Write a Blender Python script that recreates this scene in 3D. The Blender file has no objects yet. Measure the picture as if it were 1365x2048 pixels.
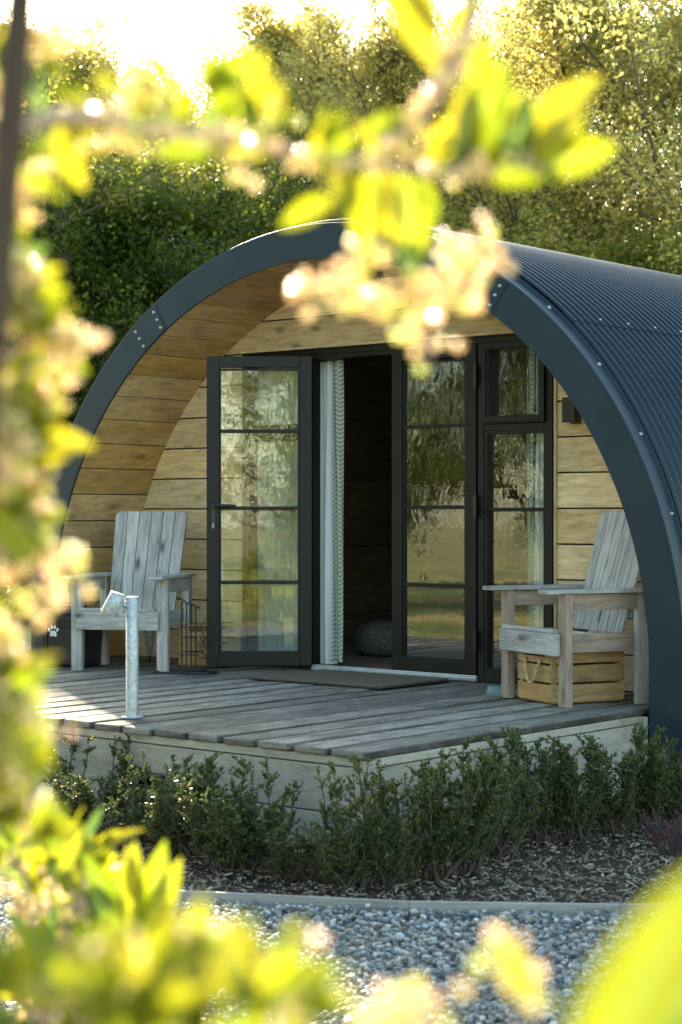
import bpy, math, random
import numpy as np
from mathutils import Vector, Matrix
random.seed(7); rng=np.random.default_rng(7)
R=math.radians; PI=math.pi
scn=bpy.context.scene; col=scn.collection

# ------------------------------------------------ camera, sky, sun, exposure
CAM=(7.5,-8.57,1.55); YAW=40.2; FPX=3697.0
cd=bpy.data.cameras.new('camera'); cam=bpy.data.objects.new('camera',cd); col.objects.link(cam)
cam.location=CAM; cam.rotation_euler=(R(90),0,R(YAW))
cd.sensor_fit='HORIZONTAL'; cd.sensor_width=24; cd.lens=24*FPX/1365
cd.clip_start=.05; cd.clip_end=600
cd.dof.use_dof=True; cd.dof.focus_distance=10.6; cd.dof.aperture_fstop=3.6
scn.camera=cam
SUN_EL=24.0; SUN_AZ=53.0            # degrees above horizon; degrees left of +Y
world=bpy.data.worlds.new('World'); scn.world=world; world.use_nodes=True
wn=world.node_tree; bg=wn.nodes['Background']
sky=wn.nodes.new('ShaderNodeTexSky'); sky.sky_type='NISHITA'; sky.sun_disc=False
sky.sun_elevation=R(SUN_EL); sky.sun_rotation=R(-SUN_AZ)
sky.air_density=1.0; sky.dust_density=1.2; sky.ozone_density=.6
tint=wn.nodes.new('ShaderNodeMix'); tint.data_type='RGBA'; tint.blend_type='MULTIPLY'; tint.inputs[0].default_value=1
wn.links.new(sky.outputs[0],tint.inputs[6]); tint.inputs[7].default_value=(1.0,1.02,.87,1)   # hazy evening air, less violet
wn.links.new(tint.outputs[2],bg.inputs[0]); bg.inputs[1].default_value=.15
sd=bpy.data.lights.new('sun','SUN'); sun=bpy.data.objects.new('sun',sd); col.objects.link(sun)
S=Vector((-math.sin(R(SUN_AZ))*math.cos(R(SUN_EL)),math.cos(R(SUN_AZ))*math.cos(R(SUN_EL)),math.sin(R(SUN_EL))))
sun.rotation_euler=S.to_track_quat('Z','Y').to_euler()
sd.energy=5.0; sd.angle=R(.6); sd.color=(1,.86,.64)
scn.view_settings.view_transform='Standard'; scn.view_settings.look='None'
scn.view_settings.exposure=2.1; scn.view_settings.gamma=1
scn.cycles.use_denoising=True
scn.cycles.max_bounces=8; scn.cycles.transparent_max_bounces=12; scn.cycles.transmission_bounces=6
scn.cycles.sample_clamp_indirect=6

# ------------------------------------------------ geometry helpers
_a=R(YAW); FW=Vector((-math.sin(_a),math.cos(_a),0)); RT=Vector((math.cos(_a),math.sin(_a),0)); CP=Vector(CAM)
def at(px,py,d):
    return CP+d*(FW+((px-682.5)/FPX)*RT)+Vector((0,0,-(py-1021)/FPX*d))
def gnd(px,d,z=0):
    p=at(px,1021,d); p.z=z; return p

class MB:
    def __init__(s): s.v=[];s.f=[];s.u=[];s.m=[];s.sm=[]
    def add(s,vs,fs,us,mat=0,smooth=False):
        b=len(s.v); s.v+= [tuple(v) for v in vs]
        for f,u in zip(fs,us):
            s.f.append(tuple(b+i for i in f)); s.u.append(u); s.m.append(mat); s.sm.append(smooth)
    def box(s,c,size,rot=None,mat=0,off=None):
        """box centred c; uv u runs along the longest side"""
        h=[x/2 for x in size]; la=max(range(3),key=lambda i:size[i])
        vs=[];P=[]
        for sx in(-1,1):
            for sy in(-1,1):
                for sz in(-1,1): P.append(Vector((sx*h[0],sy*h[1],sz*h[2])))
        ou,ov=(random.uniform(0,40),random.uniform(0,40)) if off is None else off
        M=rot if rot is not None else Matrix.Identity(3)
        C=Vector(c); vs=[C+M@p for p in P]
        fs=[(0,1,3,2),(4,6,7,5),(0,4,5,1),(2,3,7,6),(0,2,6,4),(1,5,7,3)]
        oth=[i for i in range(3) if i!=la]
        us=[]
        for k,f in enumerate(fs):
            na=k//2
            u=[]
            for i in f:
                p=P[i]
                if na==la: u.append((p[oth[0]]*.6+ou,p[oth[1]]+ov))
                else:
                    o=[q for q in oth if q!=na][0]
                    u.append((p[la]+ou,p[o]+ov+k*.37))
            us.append(u)
        s.add(vs,fs,us,mat)
    def bar(s,a,b,w,t,up=(0,0,1),mat=0):
        """rectangular bar from a to b; w across, t along 'up'"""
        a=Vector(a);b=Vector(b);d=b-a;L=d.length;x=d/L;upv=Vector(up)
        y=upv.cross(x)
        if y.length<1e-4: y=Vector((0,1,0)).cross(x)
        y.normalize(); z=x.cross(y)
        M=Matrix((x,y,z)).transposed()
        s.box((a+b)/2,(L,w,t),M,mat)
    def tube(s,pts,rs,n=8,mat=0,cap=True):
        pts=[Vector(p) for p in pts]
        if not hasattr(rs,'__len__'): rs=[rs]*len(pts)
        vs=[];L=0;Ls=[]
        prev=None
        for i,p in enumerate(pts):
            t=(pts[min(i+1,len(pts)-1)]-pts[max(i-1,0)])
            if t.length<1e-9: t=Vector((0,0,1))
            t.normalize()
            if prev is None:
                x=t.orthogonal().normalized()
            else:
                x=(prev-t*prev.dot(t))
                if x.length<1e-5: x=t.orthogonal()
                x.normalize()
            prev=x;y=t.cross(x)
            if i: L+=(p-pts[i-1]).length
            Ls.append(L)
            for k in range(n):
                a=2*PI*k/n; vs.append(p+(x*math.cos(a)+y*math.sin(a))*rs[i])
        fs=[];us=[]
        for i in range(len(pts)-1):
            for k in range(n):
                k2=(k+1)%n
                fs.append((i*n+k,i*n+k2,(i+1)*n+k2,(i+1)*n+k))
                c=2*PI*rs[i]
                us.append([(Ls[i],k/n*c),(Ls[i],(k+1)/n*c),(Ls[i+1],(k+1)/n*c),(Ls[i+1],k/n*c)])
        s.add(vs,fs,us,mat,True)
        if cap:
            for i0,rev in((0,True),((len(pts)-1)*n,False)):
                idx=list(range(i0,i0+n)); 
                if rev: idx=idx[::-1]
                s.add([vs[i] for i in idx],[tuple(range(n))],[[(0,0)]*n],mat)
    def lathe(s,prof,c,axis=None,n=24,mat=0):
        M=axis if axis is not None else Matrix.Identity(3); C=Vector(c)
        vs=[]
        for r,z in prof:
            for k in range(n):
                a=2*PI*k/n; vs.append(C+M@Vector((r*math.cos(a),r*math.sin(a),z)))
        fs=[];us=[]
        for i in range(len(prof)-1):
            for k in range(n):
                k2=(k+1)%n; fs.append((i*n+k,i*n+k2,(i+1)*n+k2,(i+1)*n+k))
                us.append([(k/n,i*.1),((k+1)/n,i*.1),((k+1)/n,i*.1+.1),(k/n,i*.1+.1)])
        s.add(vs,fs,us,mat,True)
    def grid(s,P,nu,nv,uvf=None,mat=0,smooth=True,flip=False):
        """P: list row-major nu rows x nv cols of points"""
        fs=[];us=[]
        for i in range(nu-1):
            for j in range(nv-1):
                q=(i*nv+j,(i+1)*nv+j,(i+1)*nv+j+1,i*nv+j+1)
                if flip: q=q[::-1]
                fs.append(q)
                us.append([(uvf(*divmod(k,nv)) if uvf else (k//nv,k%nv)) for k in q])
        s.add(P,fs,us,mat,smooth)
    def build(s,name,mats,parent=None,bevel=0,loc=None):
        me=bpy.data.meshes.new(name); me.from_pydata(s.v,[],s.f); 
        uv=me.uv_layers.new(name='UVMap')
        flat=[c for u in s.u for p in u for c in p]
        uv.data.foreach_set('uv',flat)
        for m in (mats if isinstance(mats,(list,tuple)) else [mats]): me.materials.append(m)
        me.polygons.foreach_set('material_index',s.m); me.polygons.foreach_set('use_smooth',s.sm)
        me.update()
        return link(name,me,parent,bevel)
def link(name,me,parent=None,bevel=0):
    o=bpy.data.objects.new(name,me); col.objects.link(o)
    if parent is not None: o.parent=parent
    if bevel:
        b=o.modifiers.new('bevel','BEVEL'); b.width=bevel; b.segments=2; b.limit_method='ANGLE'; b.angle_limit=R(40)
    return o
def tag(o,label=None,cat=None,group=None,kind=None):
    if label:o['label']=label
    if cat:o['category']=cat
    if group:o['group']=group
    if kind:o['kind']=kind
    return o
def empty(name,loc=(0,0,0),rz=0):
    o=bpy.data.objects.new(name,None); col.objects.link(o); o.location=loc; o.rotation_euler=(0,0,rz); o.empty_display_size=.2
    return o
def copy_tree(o,parent=None):
    c=o.copy(); col.objects.link(c); c.parent=parent
    for ch in [x for x in o.children]: copy_tree(ch,c)
    return c
def npmesh(name,V,F,mat,parent=None,smooth=False,uv=None):
    """V Nx3, F Mxk numpy"""
    me=bpy.data.meshes.new(name); k=F.shape[1]
    me.vertices.add(len(V)); me.vertices.foreach_set('co',V.astype(np.float32).ravel())
    me.loops.add(F.size); me.loops.foreach_set('vertex_index',F.astype(np.int32).ravel())
    me.polygons.add(len(F)); me.polygons.foreach_set('loop_start',np.arange(0,F.size,k,dtype=np.int32))
    if smooth: me.polygons.foreach_set('use_smooth',np.ones(len(F),dtype=bool))
    if uv is not None:
        l=me.uv_layers.new(name='UVMap'); l.data.foreach_set('uv',uv.astype(np.float32).ravel())
    me.update(calc_edges=True); me.materials.append(mat)
    return link(name,me,parent)

# ------------------------------------------------ materials
class NT:
    def __init__(s,name):
        s.mat=bpy.data.materials.new(name); s.mat.use_nodes=True; s.t=s.mat.node_tree
        s.p=s.t.nodes['Principled BSDF']; s.out=s.t.nodes['Material Output']
    def n(s,typ,**kw):
        nd=s.t.nodes.new('ShaderNode'+typ)
        for k,v in kw.items():
            if k=='ins':
                for a,b in v.items():
                    if hasattr(b,'is_linked') : s.t.links.new(b,nd.inputs[a])
                    else: nd.inputs[a].default_value=b
            else: setattr(nd,k,v)
        return nd
    def l(s,a,b): s.t.links.new(a,b)
    def math(s,op,a,b=None):
        nd=s.n('Math',operation=op)
        for i,x in enumerate((a,b)):
            if x is None: continue
            if hasattr(x,'is_linked'): s.l(x,nd.inputs[i])
            else: nd.inputs[i].default_value=x
        return nd.outputs[0]
    def ramp(s,fac,stops,interp='LINEAR'):
        nd=s.n('ValToRGB'); cr=nd.color_ramp; cr.interpolation=interp
        while len(cr.elements)<len(stops): cr.elements.new(.5)
        for e,(p,c) in zip(cr.elements,stops):
            e.position=p; e.color=(*c,1) if len(c)==3 else c
        s.l(fac,nd.inputs[0]); return nd.outputs[0]
    def mix(s,fac,a,b,blend='MIX'):
        nd=s.n('Mix',data_type='RGBA',blend_type=blend)
        for i,x in ((0,fac),(6,a),(7,b)):
            if hasattr(x,'is_linked'): s.l(x,nd.inputs[i])
            elif i==0: nd.inputs[0].default_value=x
            else: nd.inputs[i].default_value=(*x,1)
        return nd.outputs[2]
    def bump(s,h,strength,dist=.01,normal=None):
        nd=s.n('Bump'); nd.inputs['Strength'].default_value=strength; nd.inputs['Distance'].default_value=dist
        s.l(h,nd.inputs['Height']); 
        if normal is not None: s.l(normal,nd.inputs['Normal'])
        s.l(nd.outputs[0],s.p.inputs['Normal']); return nd.outputs[0]

def wood(name,light,dark,stain,rough=.75,grain=22,knots=.5,var=.35,stain_amt=.5,bump=.35,hue=None,crack=.6,ulen=2.0,boards=None):
    t=NT(name)
    uv=t.n('UVMap'); geo=t.n('NewGeometry')
    isl=geo.outputs['Random Per Island']
    off=t.n('CombineXYZ',ins={0:t.math('MULTIPLY',isl,37.0),1:t.math('MULTIPLY',isl,91.0)})
    add=t.n('VectorMath',operation='ADD'); t.l(uv.outputs[0],add.inputs[0]); t.l(off.outputs[0],add.inputs[1])
    # slow warp so that the grain wanders
    w=t.n('Mapping',ins={'Vector':add.outputs[0],'Scale':(1.6,5,1)})
    wn_=t.n('TexNoise',ins={'Vector':w.outputs[0],'Scale':1.0,'Detail':2.0})
    wsc=t.n('VectorMath',operation='MULTIPLY'); t.l(wn_.outputs['Color'],wsc.inputs[0]); wsc.inputs[1].default_value=(0,.06,0)
    ad2=t.n('VectorMath',operation='ADD'); t.l(add.outputs[0],ad2.inputs[0]); t.l(wsc.outputs[0],ad2.inputs[1])
    m=t.n('Mapping',ins={'Vector':ad2.outputs[0],'Scale':(ulen,grain,1)})
    g=t.n('TexNoise',ins={'Vector':m.outputs[0],'Scale':2.2,'Detail':7.0,'Roughness':.62,'Distortion':.35})
    m2=t.n('Mapping',ins={'Vector':ad2.outputs[0],'Scale':(ulen*3,grain*5,1)})
    g2=t.n('TexNoise',ins={'Vector':m2.outputs[0],'Scale':2.0,'Detail':4.0})
    colr=t.ramp(g.outputs[0],[(.3,dark),(.5,tuple((a*.6+b*.4) for a,b in zip(light,dark))),(.68,light)])
    fine=t.ramp(g2.outputs[0],[(.3,(.72,.72,.72)),(.65,(1.08,1.08,1.08))])
    c=t.mix(.8,colr,fine,'MULTIPLY')
    # knots
    km=t.n('Mapping',ins={'Vector':add.outputs[0],'Scale':(2.6,6,1)})
    kv=t.n('TexVoronoi',ins={'Vector':km.outputs[0],'Scale':1.0,'Randomness':1.0})
    kf=t.ramp(kv.outputs['Distance'],[(.05,(1,1,1)),(.13,(.35,.35,.35)),(.2,(0,0,0))])
    kd=tuple(x*.28 for x in dark)
    c=t.mix(t.math('MULTIPLY',kf,knots),c,kd)
    # blotchy stain
    sm_=t.n('Mapping',ins={'Vector':add.outputs[0],'Scale':(1.6,4,1)})
    sn=t.n('TexNoise',ins={'Vector':sm_.outputs[0],'Scale':1.4,'Detail':5.0,'Roughness':.65})
    sf=t.ramp(sn.outputs[0],[(.42,(0,0,0)),(.68,(1,1,1))])
    c=t.mix(t.math('MULTIPLY',sf,stain_amt),c,stain)
    cm=t.n('Mapping',ins={'Vector':ad2.outputs[0],'Scale':(2.2,grain*1.7,1)})
    cn=t.n('TexNoise',ins={'Vector':cm.outputs[0],'Scale':1.6,'Detail':2.0,'Distortion':.6})
    cl=t.ramp(cn.outputs[0],[(.485,(0,0,0)),(.5,(1,1,1)),(.515,(0,0,0))])
    msk=t.ramp(sn.outputs[0],[(.5,(0,0,0)),(.6,(1,1,1))])
    cl=t.math('MULTIPLY',cl,msk)
    c=t.mix(t.math('MULTIPLY',cl,crack),c,kd)
    if boards:      # gap shade and edge wear painted along board edges, and screw heads in rows
        x0,w=boards
        tc=t.n('TexCoord'); sp=t.n('SeparateXYZ'); t.l(tc.outputs['Object'],sp.inputs[0])
        fr_=t.math('FRACT',t.math('ADD',t.math('DIVIDE',t.math('SUBTRACT',x0,sp.outputs[0]),w),8.0))
        e_=t.math('ABSOLUTE',t.math('SUBTRACT',fr_,.5))
        en=t.math('ADD',e_,t.math('MULTIPLY',t.math('SUBTRACT',sn.outputs[0],.5),.10))
        c=t.mix(t.ramp(en,[(.37,(0,0,0)),(.46,(.85,.85,.85))]),c,(.03,.028,.022))
        dx_=t.math('MULTIPLY',t.math('SUBTRACT',e_,.27),w)
        dy_=t.math('MULTIPLY',t.math('SUBTRACT',t.math('FRACT',t.math('ADD',t.math('DIVIDE',sp.outputs[1],.55),8.63)),.5),.55)
        rr=t.math('SQRT',t.math('ADD',t.math('MULTIPLY',dx_,dx_),t.math('MULTIPLY',dy_,dy_)))
        c=t.mix(t.ramp(rr,[(.0045,(.8,.8,.8)),(.0075,(0,0,0))]),c,(.02,.02,.02))
    # per board brightness
    v=t.math('ADD',t.math('MULTIPLY',isl,var),1-var*.55)
    hs=t.n('HueSaturation',ins={'Value':v,'Color':c})
    wn2=t.n('TexWhiteNoise',noise_dimensions='1D',ins={'W':isl})
    t.l(t.math('ADD',t.math('MULTIPLY',wn2.outputs[0],.2),.82),hs.inputs['Saturation'])
    t.l(hs.outputs[0],t.p.inputs['Base Color'])
    t.p.inputs['Roughness'].default_value=rough; t.p.inputs['Specular IOR Level'].default_value=.25
    h=t.math('ADD',t.math('MULTIPLY',g2.outputs[0],.4),g.outputs[0])
    t.bump(h,bump,.006)
    return t.mat
M={}
M['wall_wood']=wood('pale larch cladding',(.90,.67,.36),(.58,.37,.16),(.47,.35,.20),grain=13,stain_amt=.4,var=.35,knots=.75)
M['soffit_wood']=wood('stained soffit boards',(.70,.43,.145),(.40,.235,.075),(.24,.15,.055),grain=12,stain_amt=.45,var=.3,knots=.7)
M['grey_wood']=wood('silvered timber',(.60,.585,.55),(.31,.305,.285),(.19,.185,.17),grain=20,knots=.95,stain_amt=.5,var=.3,bump=.7,crack=.9)
M['deck_wood']=wood('weathered deck board',(.36,.335,.28),(.12,.112,.09),(.085,.08,.065),grain=17,knots=.6,stain_amt=.8,var=.8,bump=1.0,rough=.85,crack=1.0,ulen=3.6,boards=(2.372,.224))
M['skirt_wood']=wood('pale skirt sleeper',(.50,.45,.37),(.36,.31,.24),(.26,.26,.20),grain=12,knots=.4,stain_amt=.5,var=.2,bump=.3)
M['warm_wood']=wood('warm post timber',(.46,.33,.23),(.22,.14,.09),(.30,.28,.26),grain=16,knots=.5,stain_amt=.4,var=.25,bump=.5)
M['crate_wood']=wood('crate slats',(.52,.32,.12),(.33,.18,.06),(.2,.12,.05),grain=16,knots=.6,stain_amt=.35,var=.3)
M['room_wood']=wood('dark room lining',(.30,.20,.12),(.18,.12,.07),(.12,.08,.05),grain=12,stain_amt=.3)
M['edge_wood']=wood('grey edging board',(.40,.39,.36),(.26,.25,.23),(.2,.2,.18),grain=18,stain_amt=.4)

def paint(name,c,rough=.4,metal=0,spec=.5,nscale=6,namt=.15,bump=.0):
    t=NT(name); tc=t.n('TexCoord')
    n=t.n('TexNoise',ins={'Vector':tc.outputs['Object'],'Scale':nscale,'Detail':5.0,'Roughness':.6})
    lo=tuple(x*(1-namt) for x in c); hi=tuple(min(1,x*(1+namt)) for x in c)
    t.l(t.ramp(n.outputs[0],[(.3,lo),(.7,hi)]),t.p.inputs['Base Color'])
    r=t.math('ADD',t.math('MULTIPLY',n.outputs[0],.2),rough-.1); t.l(r,t.p.inputs['Roughness'])
    t.p.inputs['Metallic'].default_value=metal; t.p.inputs['Specular IOR Level'].default_value=spec
    if bump: t.bump(n.outputs[0],bump,.004)
    return t.mat
M['rim']=paint('blue grey coated steel',(.015,.032,.046),.45,nscale=3,spec=.3)
M['roof']=paint('dark blue corrugated steel',(.010,.022,.034),.33,nscale=2.5,namt=.2,spec=.35)
M['frame']=paint('anthracite aluminium',(.009,.009,.0085),.45,spec=.3)
M['black']=paint('black plastic',(.012,.012,.013),.35)
M['iron']=paint('black wrought iron',(.012,.012,.012),.5)
M['bolt']=paint('zinc bolt head',(.34,.36,.38),.4,metal=.8)
M['alu']=paint('brushed aluminium threshold',(.62,.66,.70),.3,metal=.7)
M['galv']=paint('galvanised steel',(.42,.45,.46),.5,metal=.55,nscale=38,namt=.35,bump=.1)
M['teal']=paint('grey teal plastic',(.10,.16,.16),.45)
M['white_paint']=paint('white print',(.8,.8,.8),.5,namt=.03)
M['rope']=paint('jute rope',(.45,.34,.18),.9,nscale=60,namt=.4,bump=.5)
M['bluebucket']=paint('pale blue enamel',(.12,.24,.32),.4)

def cloth(name,c,trans=.35,pattern=False):
    t=NT(name); tc=t.n('TexCoord'); uv=t.n('UVMap')
    base=c
    n=t.n('TexNoise',ins={'Vector':tc.outputs['Object'],'Scale':300.0})
    colr=t.ramp(n.outputs[0],[(.3,tuple(x*.9 for x in c)),(.7,c)])
    if pattern:
        sp=t.n('SeparateXYZ'); t.l(uv.outputs[0],sp.inputs[0])
        # leaf-like chevrons: v plus |u - centre| in repeats
        uu=t.math('ABSOLUTE',t.math('SUBTRACT',t.math('FRACT',t.math('MULTIPLY',sp.outputs[0],11.0)),.5))
        vv=t.math('FRACT',t.math('ADD',t.math('MULTIPLY',sp.outputs[1],34.0),t.math('MULTIPLY',uu,3.0)))
        st=t.math('GREATER_THAN',vv,.55)
        colr=t.mix(t.math('MULTIPLY',st,.75),colr,(.22,.26,.22))
    t.l(colr,t.p.inputs['Base Color']); t.p.inputs['Roughness'].default_value=.9
    tr=t.n('BsdfTranslucent'); t.l(colr,tr.inputs[0])
    mx=t.n('MixShader'); mx.inputs[0].default_value=trans
    t.l(t.p.outputs[0],mx.inputs[1]); t.l(tr.outputs[0],mx.inputs[2]); t.l(mx.outputs[0],t.out.inputs[0])
    return t.mat
M['curtain']=cloth('white lining cloth',(.88,.91,.92),.25)
M['curtain_pat']=cloth('leaf patterned cloth',(.66,.70,.62),.3,True)
def glassmat(k=1.0):
    t=NT('window glass'); t.t.nodes.remove(t.p)
    tc=t.n('TexCoord')
    mp=t.n('Mapping',ins={'Vector':tc.outputs['Object'],'Scale':(11,1,6)})
    n=t.n('TexNoise',ins={'Vector':mp.outputs[0],'Scale':1.0,'Detail':2.5,'Roughness':.5,'Distortion':.6})
    b=t.n('Bump'); geo=t.n('NewGeometry'); sp=t.n('SeparateXYZ'); t.l(geo.outputs['Position'],sp.inputs[0])
    t.l(t.ramp(t.math('MULTIPLY',sp.outputs[2],.4),[(.45,(.02*k,)*3),(.85,(.17*k,)*3)]),b.inputs['Strength']); b.inputs['Distance'].default_value=.010; t.l(n.outputs[0],b.inputs['Height'])
    gl=t.n('BsdfGlossy'); gl.inputs['Roughness'].default_value=.0; gl.inputs[0].default_value=(1,1,1,1); t.l(b.outputs[0],gl.inputs['Normal'])
    tr=t.n('BsdfTransparent'); tr.inputs[0].default_value=(.90,.94,.93,1)
    fr=t.n('Fresnel'); fr.inputs[0].default_value=1.75
    f=t.math('MINIMUM',t.math('ADD',t.math('MULTIPLY',fr.outputs[0],2.5),.0),1.0); f=t.math('MULTIPLY',f,t.math('SUBTRACT',1.0,geo.outputs['Backfacing']))
    mx=t.n('MixShader'); t.l(f,mx.inputs[0]); t.l(tr.outputs[0],mx.inputs[1]); t.l(gl.outputs[0],mx.inputs[2]); t.l(mx.outputs[0],t.out.inputs[0])
    return t.mat
M['glass']=glassmat(); M['glass_flat']=glassmat(.22)

def leafmat(name,stops,trans=.5,tcol=None,rough=.4,spec=.4,vein=False,sat=1.05):
    """stops: colours picked per leaf"""
    t=NT(name); geo=t.n('NewGeometry')
    isl=geo.outputs['Random Per Island']
    k=len(stops)
    c=t.ramp(isl,[(i/max(1,k-1),s_) for i,s_ in enumerate(stops)])
    if vein:
        uv=t.n('UVMap'); sp=t.n('SeparateXYZ'); t.l(uv.outputs[0],sp.inputs[0])
        a=t.math('ABSOLUTE',t.math('SUBTRACT',sp.outputs[1],.5))
        mid=t.math('LESS_THAN',a,.03)
        vs=t.math('FRACT',t.math('SUBTRACT',t.math('MULTIPLY',sp.outputs[0],9.0),t.math('MULTIPLY',a,5.0)))
        vv=t.math('MULTIPLY',t.math('LESS_THAN',vs,.13),.35)
        c=t.mix(t.math('MAXIMUM',t.math('MULTIPLY',mid,.6),vv),c,(.34,.42,.12))
        n=t.n('TexNoise',ins={'Vector':uv.outputs[0],'Scale':5.0,'Detail':3.0})
        c=t.mix(.35,c,t.ramp(n.outputs[0],[(.3,(.5,.6,.5)),(.7,(1,1,1))]),'MULTIPLY')
    t.l(c,t.p.inputs['Base Color']); t.p.inputs['Roughness'].default_value=rough; t.p.inputs['Specular IOR Level'].default_value=spec
    tr=t.n('BsdfTranslucent')
    hs=t.n('HueSaturation',ins={'Color':c,'Saturation':sat,'Value':2.3 if tcol is None else tcol}); hs.inputs['Hue'].default_value=.485
    t.l(hs.outputs[0],tr.inputs[0])
    mx=t.n('MixShader'); mx.inputs[0].default_value=trans
    t.l(t.p.outputs[0],mx.inputs[1]); t.l(tr.outputs[0],mx.inputs[2]); t.l(mx.outputs[0],t.out.inputs[0])
    return t.mat
M['leaf_dark']=leafmat('dense green leaves',[(.025,.055,.012),(.045,.085,.016),(.08,.11,.018),(.16,.17,.02)],.5)
M['leaf_light']=leafmat('young spring leaves',[(.15,.16,.04),(.24,.23,.07),(.33,.28,.075),(.12,.14,.03)],.62,tcol=2.9,sat=1.0)
M['leaf_mid']=leafmat('bright oak leaves',[(.06,.09,.016),(.11,.14,.022),(.18,.18,.04),(.27,.24,.06)],.58,tcol=2.6)
M['hedge_leaf']=leafmat('small glossy hedge leaves',[(.03,.06,.025),(.045,.08,.03),(.065,.10,.035),(.055,.085,.025),(.12,.13,.03),(.16,.12,.04)],.3,rough=.35)
M['fg_leaf']=leafmat('glossy young leaves',[(.10,.16,.015),(.17,.21,.018),(.24,.25,.025),(.30,.28,.03),(.15,.21,.02)],.68,rough=.22,spec=.7,vein=True,tcol=1.28,sat=1.1)
M['fg_dark']=leafmat('older green leaves',[(.03,.08,.02),(.05,.11,.02)],.4,rough=.28,spec=.6,vein=True)
M['bud']=leafmat('cream flower buds',[(.80,.60,.34),(.85,.80,.50),(.88,.70,.55),(.62,.68,.20),(.85,.80,.42)],.62,rough=.2,spec=.8,tcol=1.5,sat=.8)
M['heather_leaf']=leafmat('heather sprigs',[(.05,.03,.03),(.10,.035,.06),(.16,.05,.12),(.05,.06,.02)],.3)
def bark(name,a,b):
    t=NT(name); tc=t.n('TexCoord')
    m=t.n('Mapping',ins={'Vector':tc.outputs['Object'],'Scale':(9,9,2)})
    n=t.n('TexNoise',ins={'Vector':m.outputs[0],'Scale':3.0,'Detail':6.0,'Roughness':.7})
    t.l(t.ramp(n.outputs[0],[(.3,a),(.7,b)]),t.p.inputs['Base Color']); t.p.inputs['Roughness'].default_value=.85
    t.bump(n.outputs[0],.6,.02); return t.mat
M['bark']=bark('tree bark',(.05,.035,.022),(.15,.115,.08))
M['twig']=bark('twig with sun highlight',(.45,.30,.23),(.65,.48,.38))  # pale pink tone paints the sun's rim highlight into the twig colour
M['dark_bark']=bark('dark stem bark',(.05,.03,.02),(.12,.075,.05))
M['hedge_stem']=bark('hedge stem',(.045,.035,.025),(.11,.085,.06))

# ------------------------------------------------ ground
def groundmats():
    t=NT('grass field'); tc=t.n('TexCoord')
    n=t.n('TexNoise',ins={'Vector':tc.outputs['Object'],'Scale':.55,'Detail':4.0,'Roughness':.6})
    n2=t.n('TexNoise',ins={'Vector':tc.outputs['Object'],'Scale':9.0,'Detail':8.0,'Roughness':.75})
    c=t.ramp(n.outputs[0],[(.35,(.09,.13,.025)),(.47,(.17,.19,.04)),(.57,(.33,.28,.09)),(.68,(.46,.33,.16))])
    c=t.mix(.8,c,t.ramp(n2.outputs[0],[(.3,(.45,.45,.45)),(.7,(1.2,1.2,1.2))]),'MULTIPLY')
    t.l(c,t.p.inputs['Base Color']); t.p.inputs['Roughness'].default_value=.9
    t.bump(n2.outputs[0],1.0,.08); M['grass']=t.mat
    t=NT('gravel bed'); tc=t.n('TexCoord')
    v=t.n('TexVoronoi',ins={'Vector':tc.outputs['Object'],'Scale':55.0})
    c=t.ramp(v.outputs['Color'],[(.2,(.10,.12,.13)),(.45,(.25,.28,.29)),(.7,(.38,.37,.33)),(.9,(.55,.54,.50))])
    c=t.mix(t.ramp(v.outputs['Distance'],[(.25,(0,0,0)),(.75,(1,1,1))]),c,(.03,.03,.03))
    t.l(c,t.p.inputs['Base Color']); t.p.inputs['Roughness'].default_value=.7
    t.bump(t.math('SUBTRACT',1.0,v.outputs['Distance']),1.0,.02); M['gravel']=t.mat
    t=NT('bark mulch soil'); tc=t.n('TexCoord')
    n=t.n('TexNoise',ins={'Vector':tc.outputs['Object'],'Scale':35.0,'Detail':8.0,'Roughness':.75})
    t.l(t.ramp(n.outputs[0],[(.35,(.018,.012,.008)),(.6,(.07,.05,.035)),(.75,(.14,.11,.08))]),t.p.inputs['Base Color']); t.p.inputs['Roughness'].default_value=.95
    t.bump(n.outputs[0],1.0,.03); M['mulch']=t.mat
    t=NT('pebbles'); geo=t.n('NewGeometry'); tc=t.n('TexCoord')
    c=t.ramp(geo.outputs['Random Per Island'],[(0,(.10,.13,.15)),(.2,(.19,.23,.26)),(.4,(.30,.34,.36)),(.58,(.26,.22,.18)),(.7,(.44,.41,.36)),(.85,(.62,.62,.60)),(1,(.22,.27,.30))])
    n=t.n('TexNoise',ins={'Vector':tc.outputs['Object'],'Scale':180.0,'Detail':3.0})
    c=t.mix(.6,c,t.ramp(n.outputs[0],[(.3,(.65,.65,.65)),(.7,(1.1,1.1,1.1))]),'MULTIPLY')
    t.l(c,t.p.inputs['Base Color']); t.p.inputs['Roughness'].default_value=.55; M['pebble']=t.mat
    t=NT('wood chips'); geo=t.n('NewGeometry')
    c=t.ramp(geo.outputs['Random Per Island'],[(0,(.035,.022,.014)),(.3,(.11,.07,.042)),(.5,(.21,.145,.09)),(.75,(.30,.25,.18)),(1,(.46,.42,.35))])
    t.l(c,t.p.inputs['Base Color']); t.p.inputs['Roughness'].default_value=.85; M['chip']=t.mat
    M['path']=paint('pale path grit',(.34,.30,.25),.9,nscale=30,namt=.3)
groundmats()
def sheet(name,pts,z,mat):
    mb=MB(); mb.add([(x,y,z) for x,y in pts],[tuple(range(len(pts)))],[[(x,y) for x,y in pts]])
    o=mb.build(name,mat); return tag(o,kind='structure')
sheet('ground',[(-160,-160),(160,-160),(160,160),(-160,160)],-.03,M['grass'])
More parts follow.
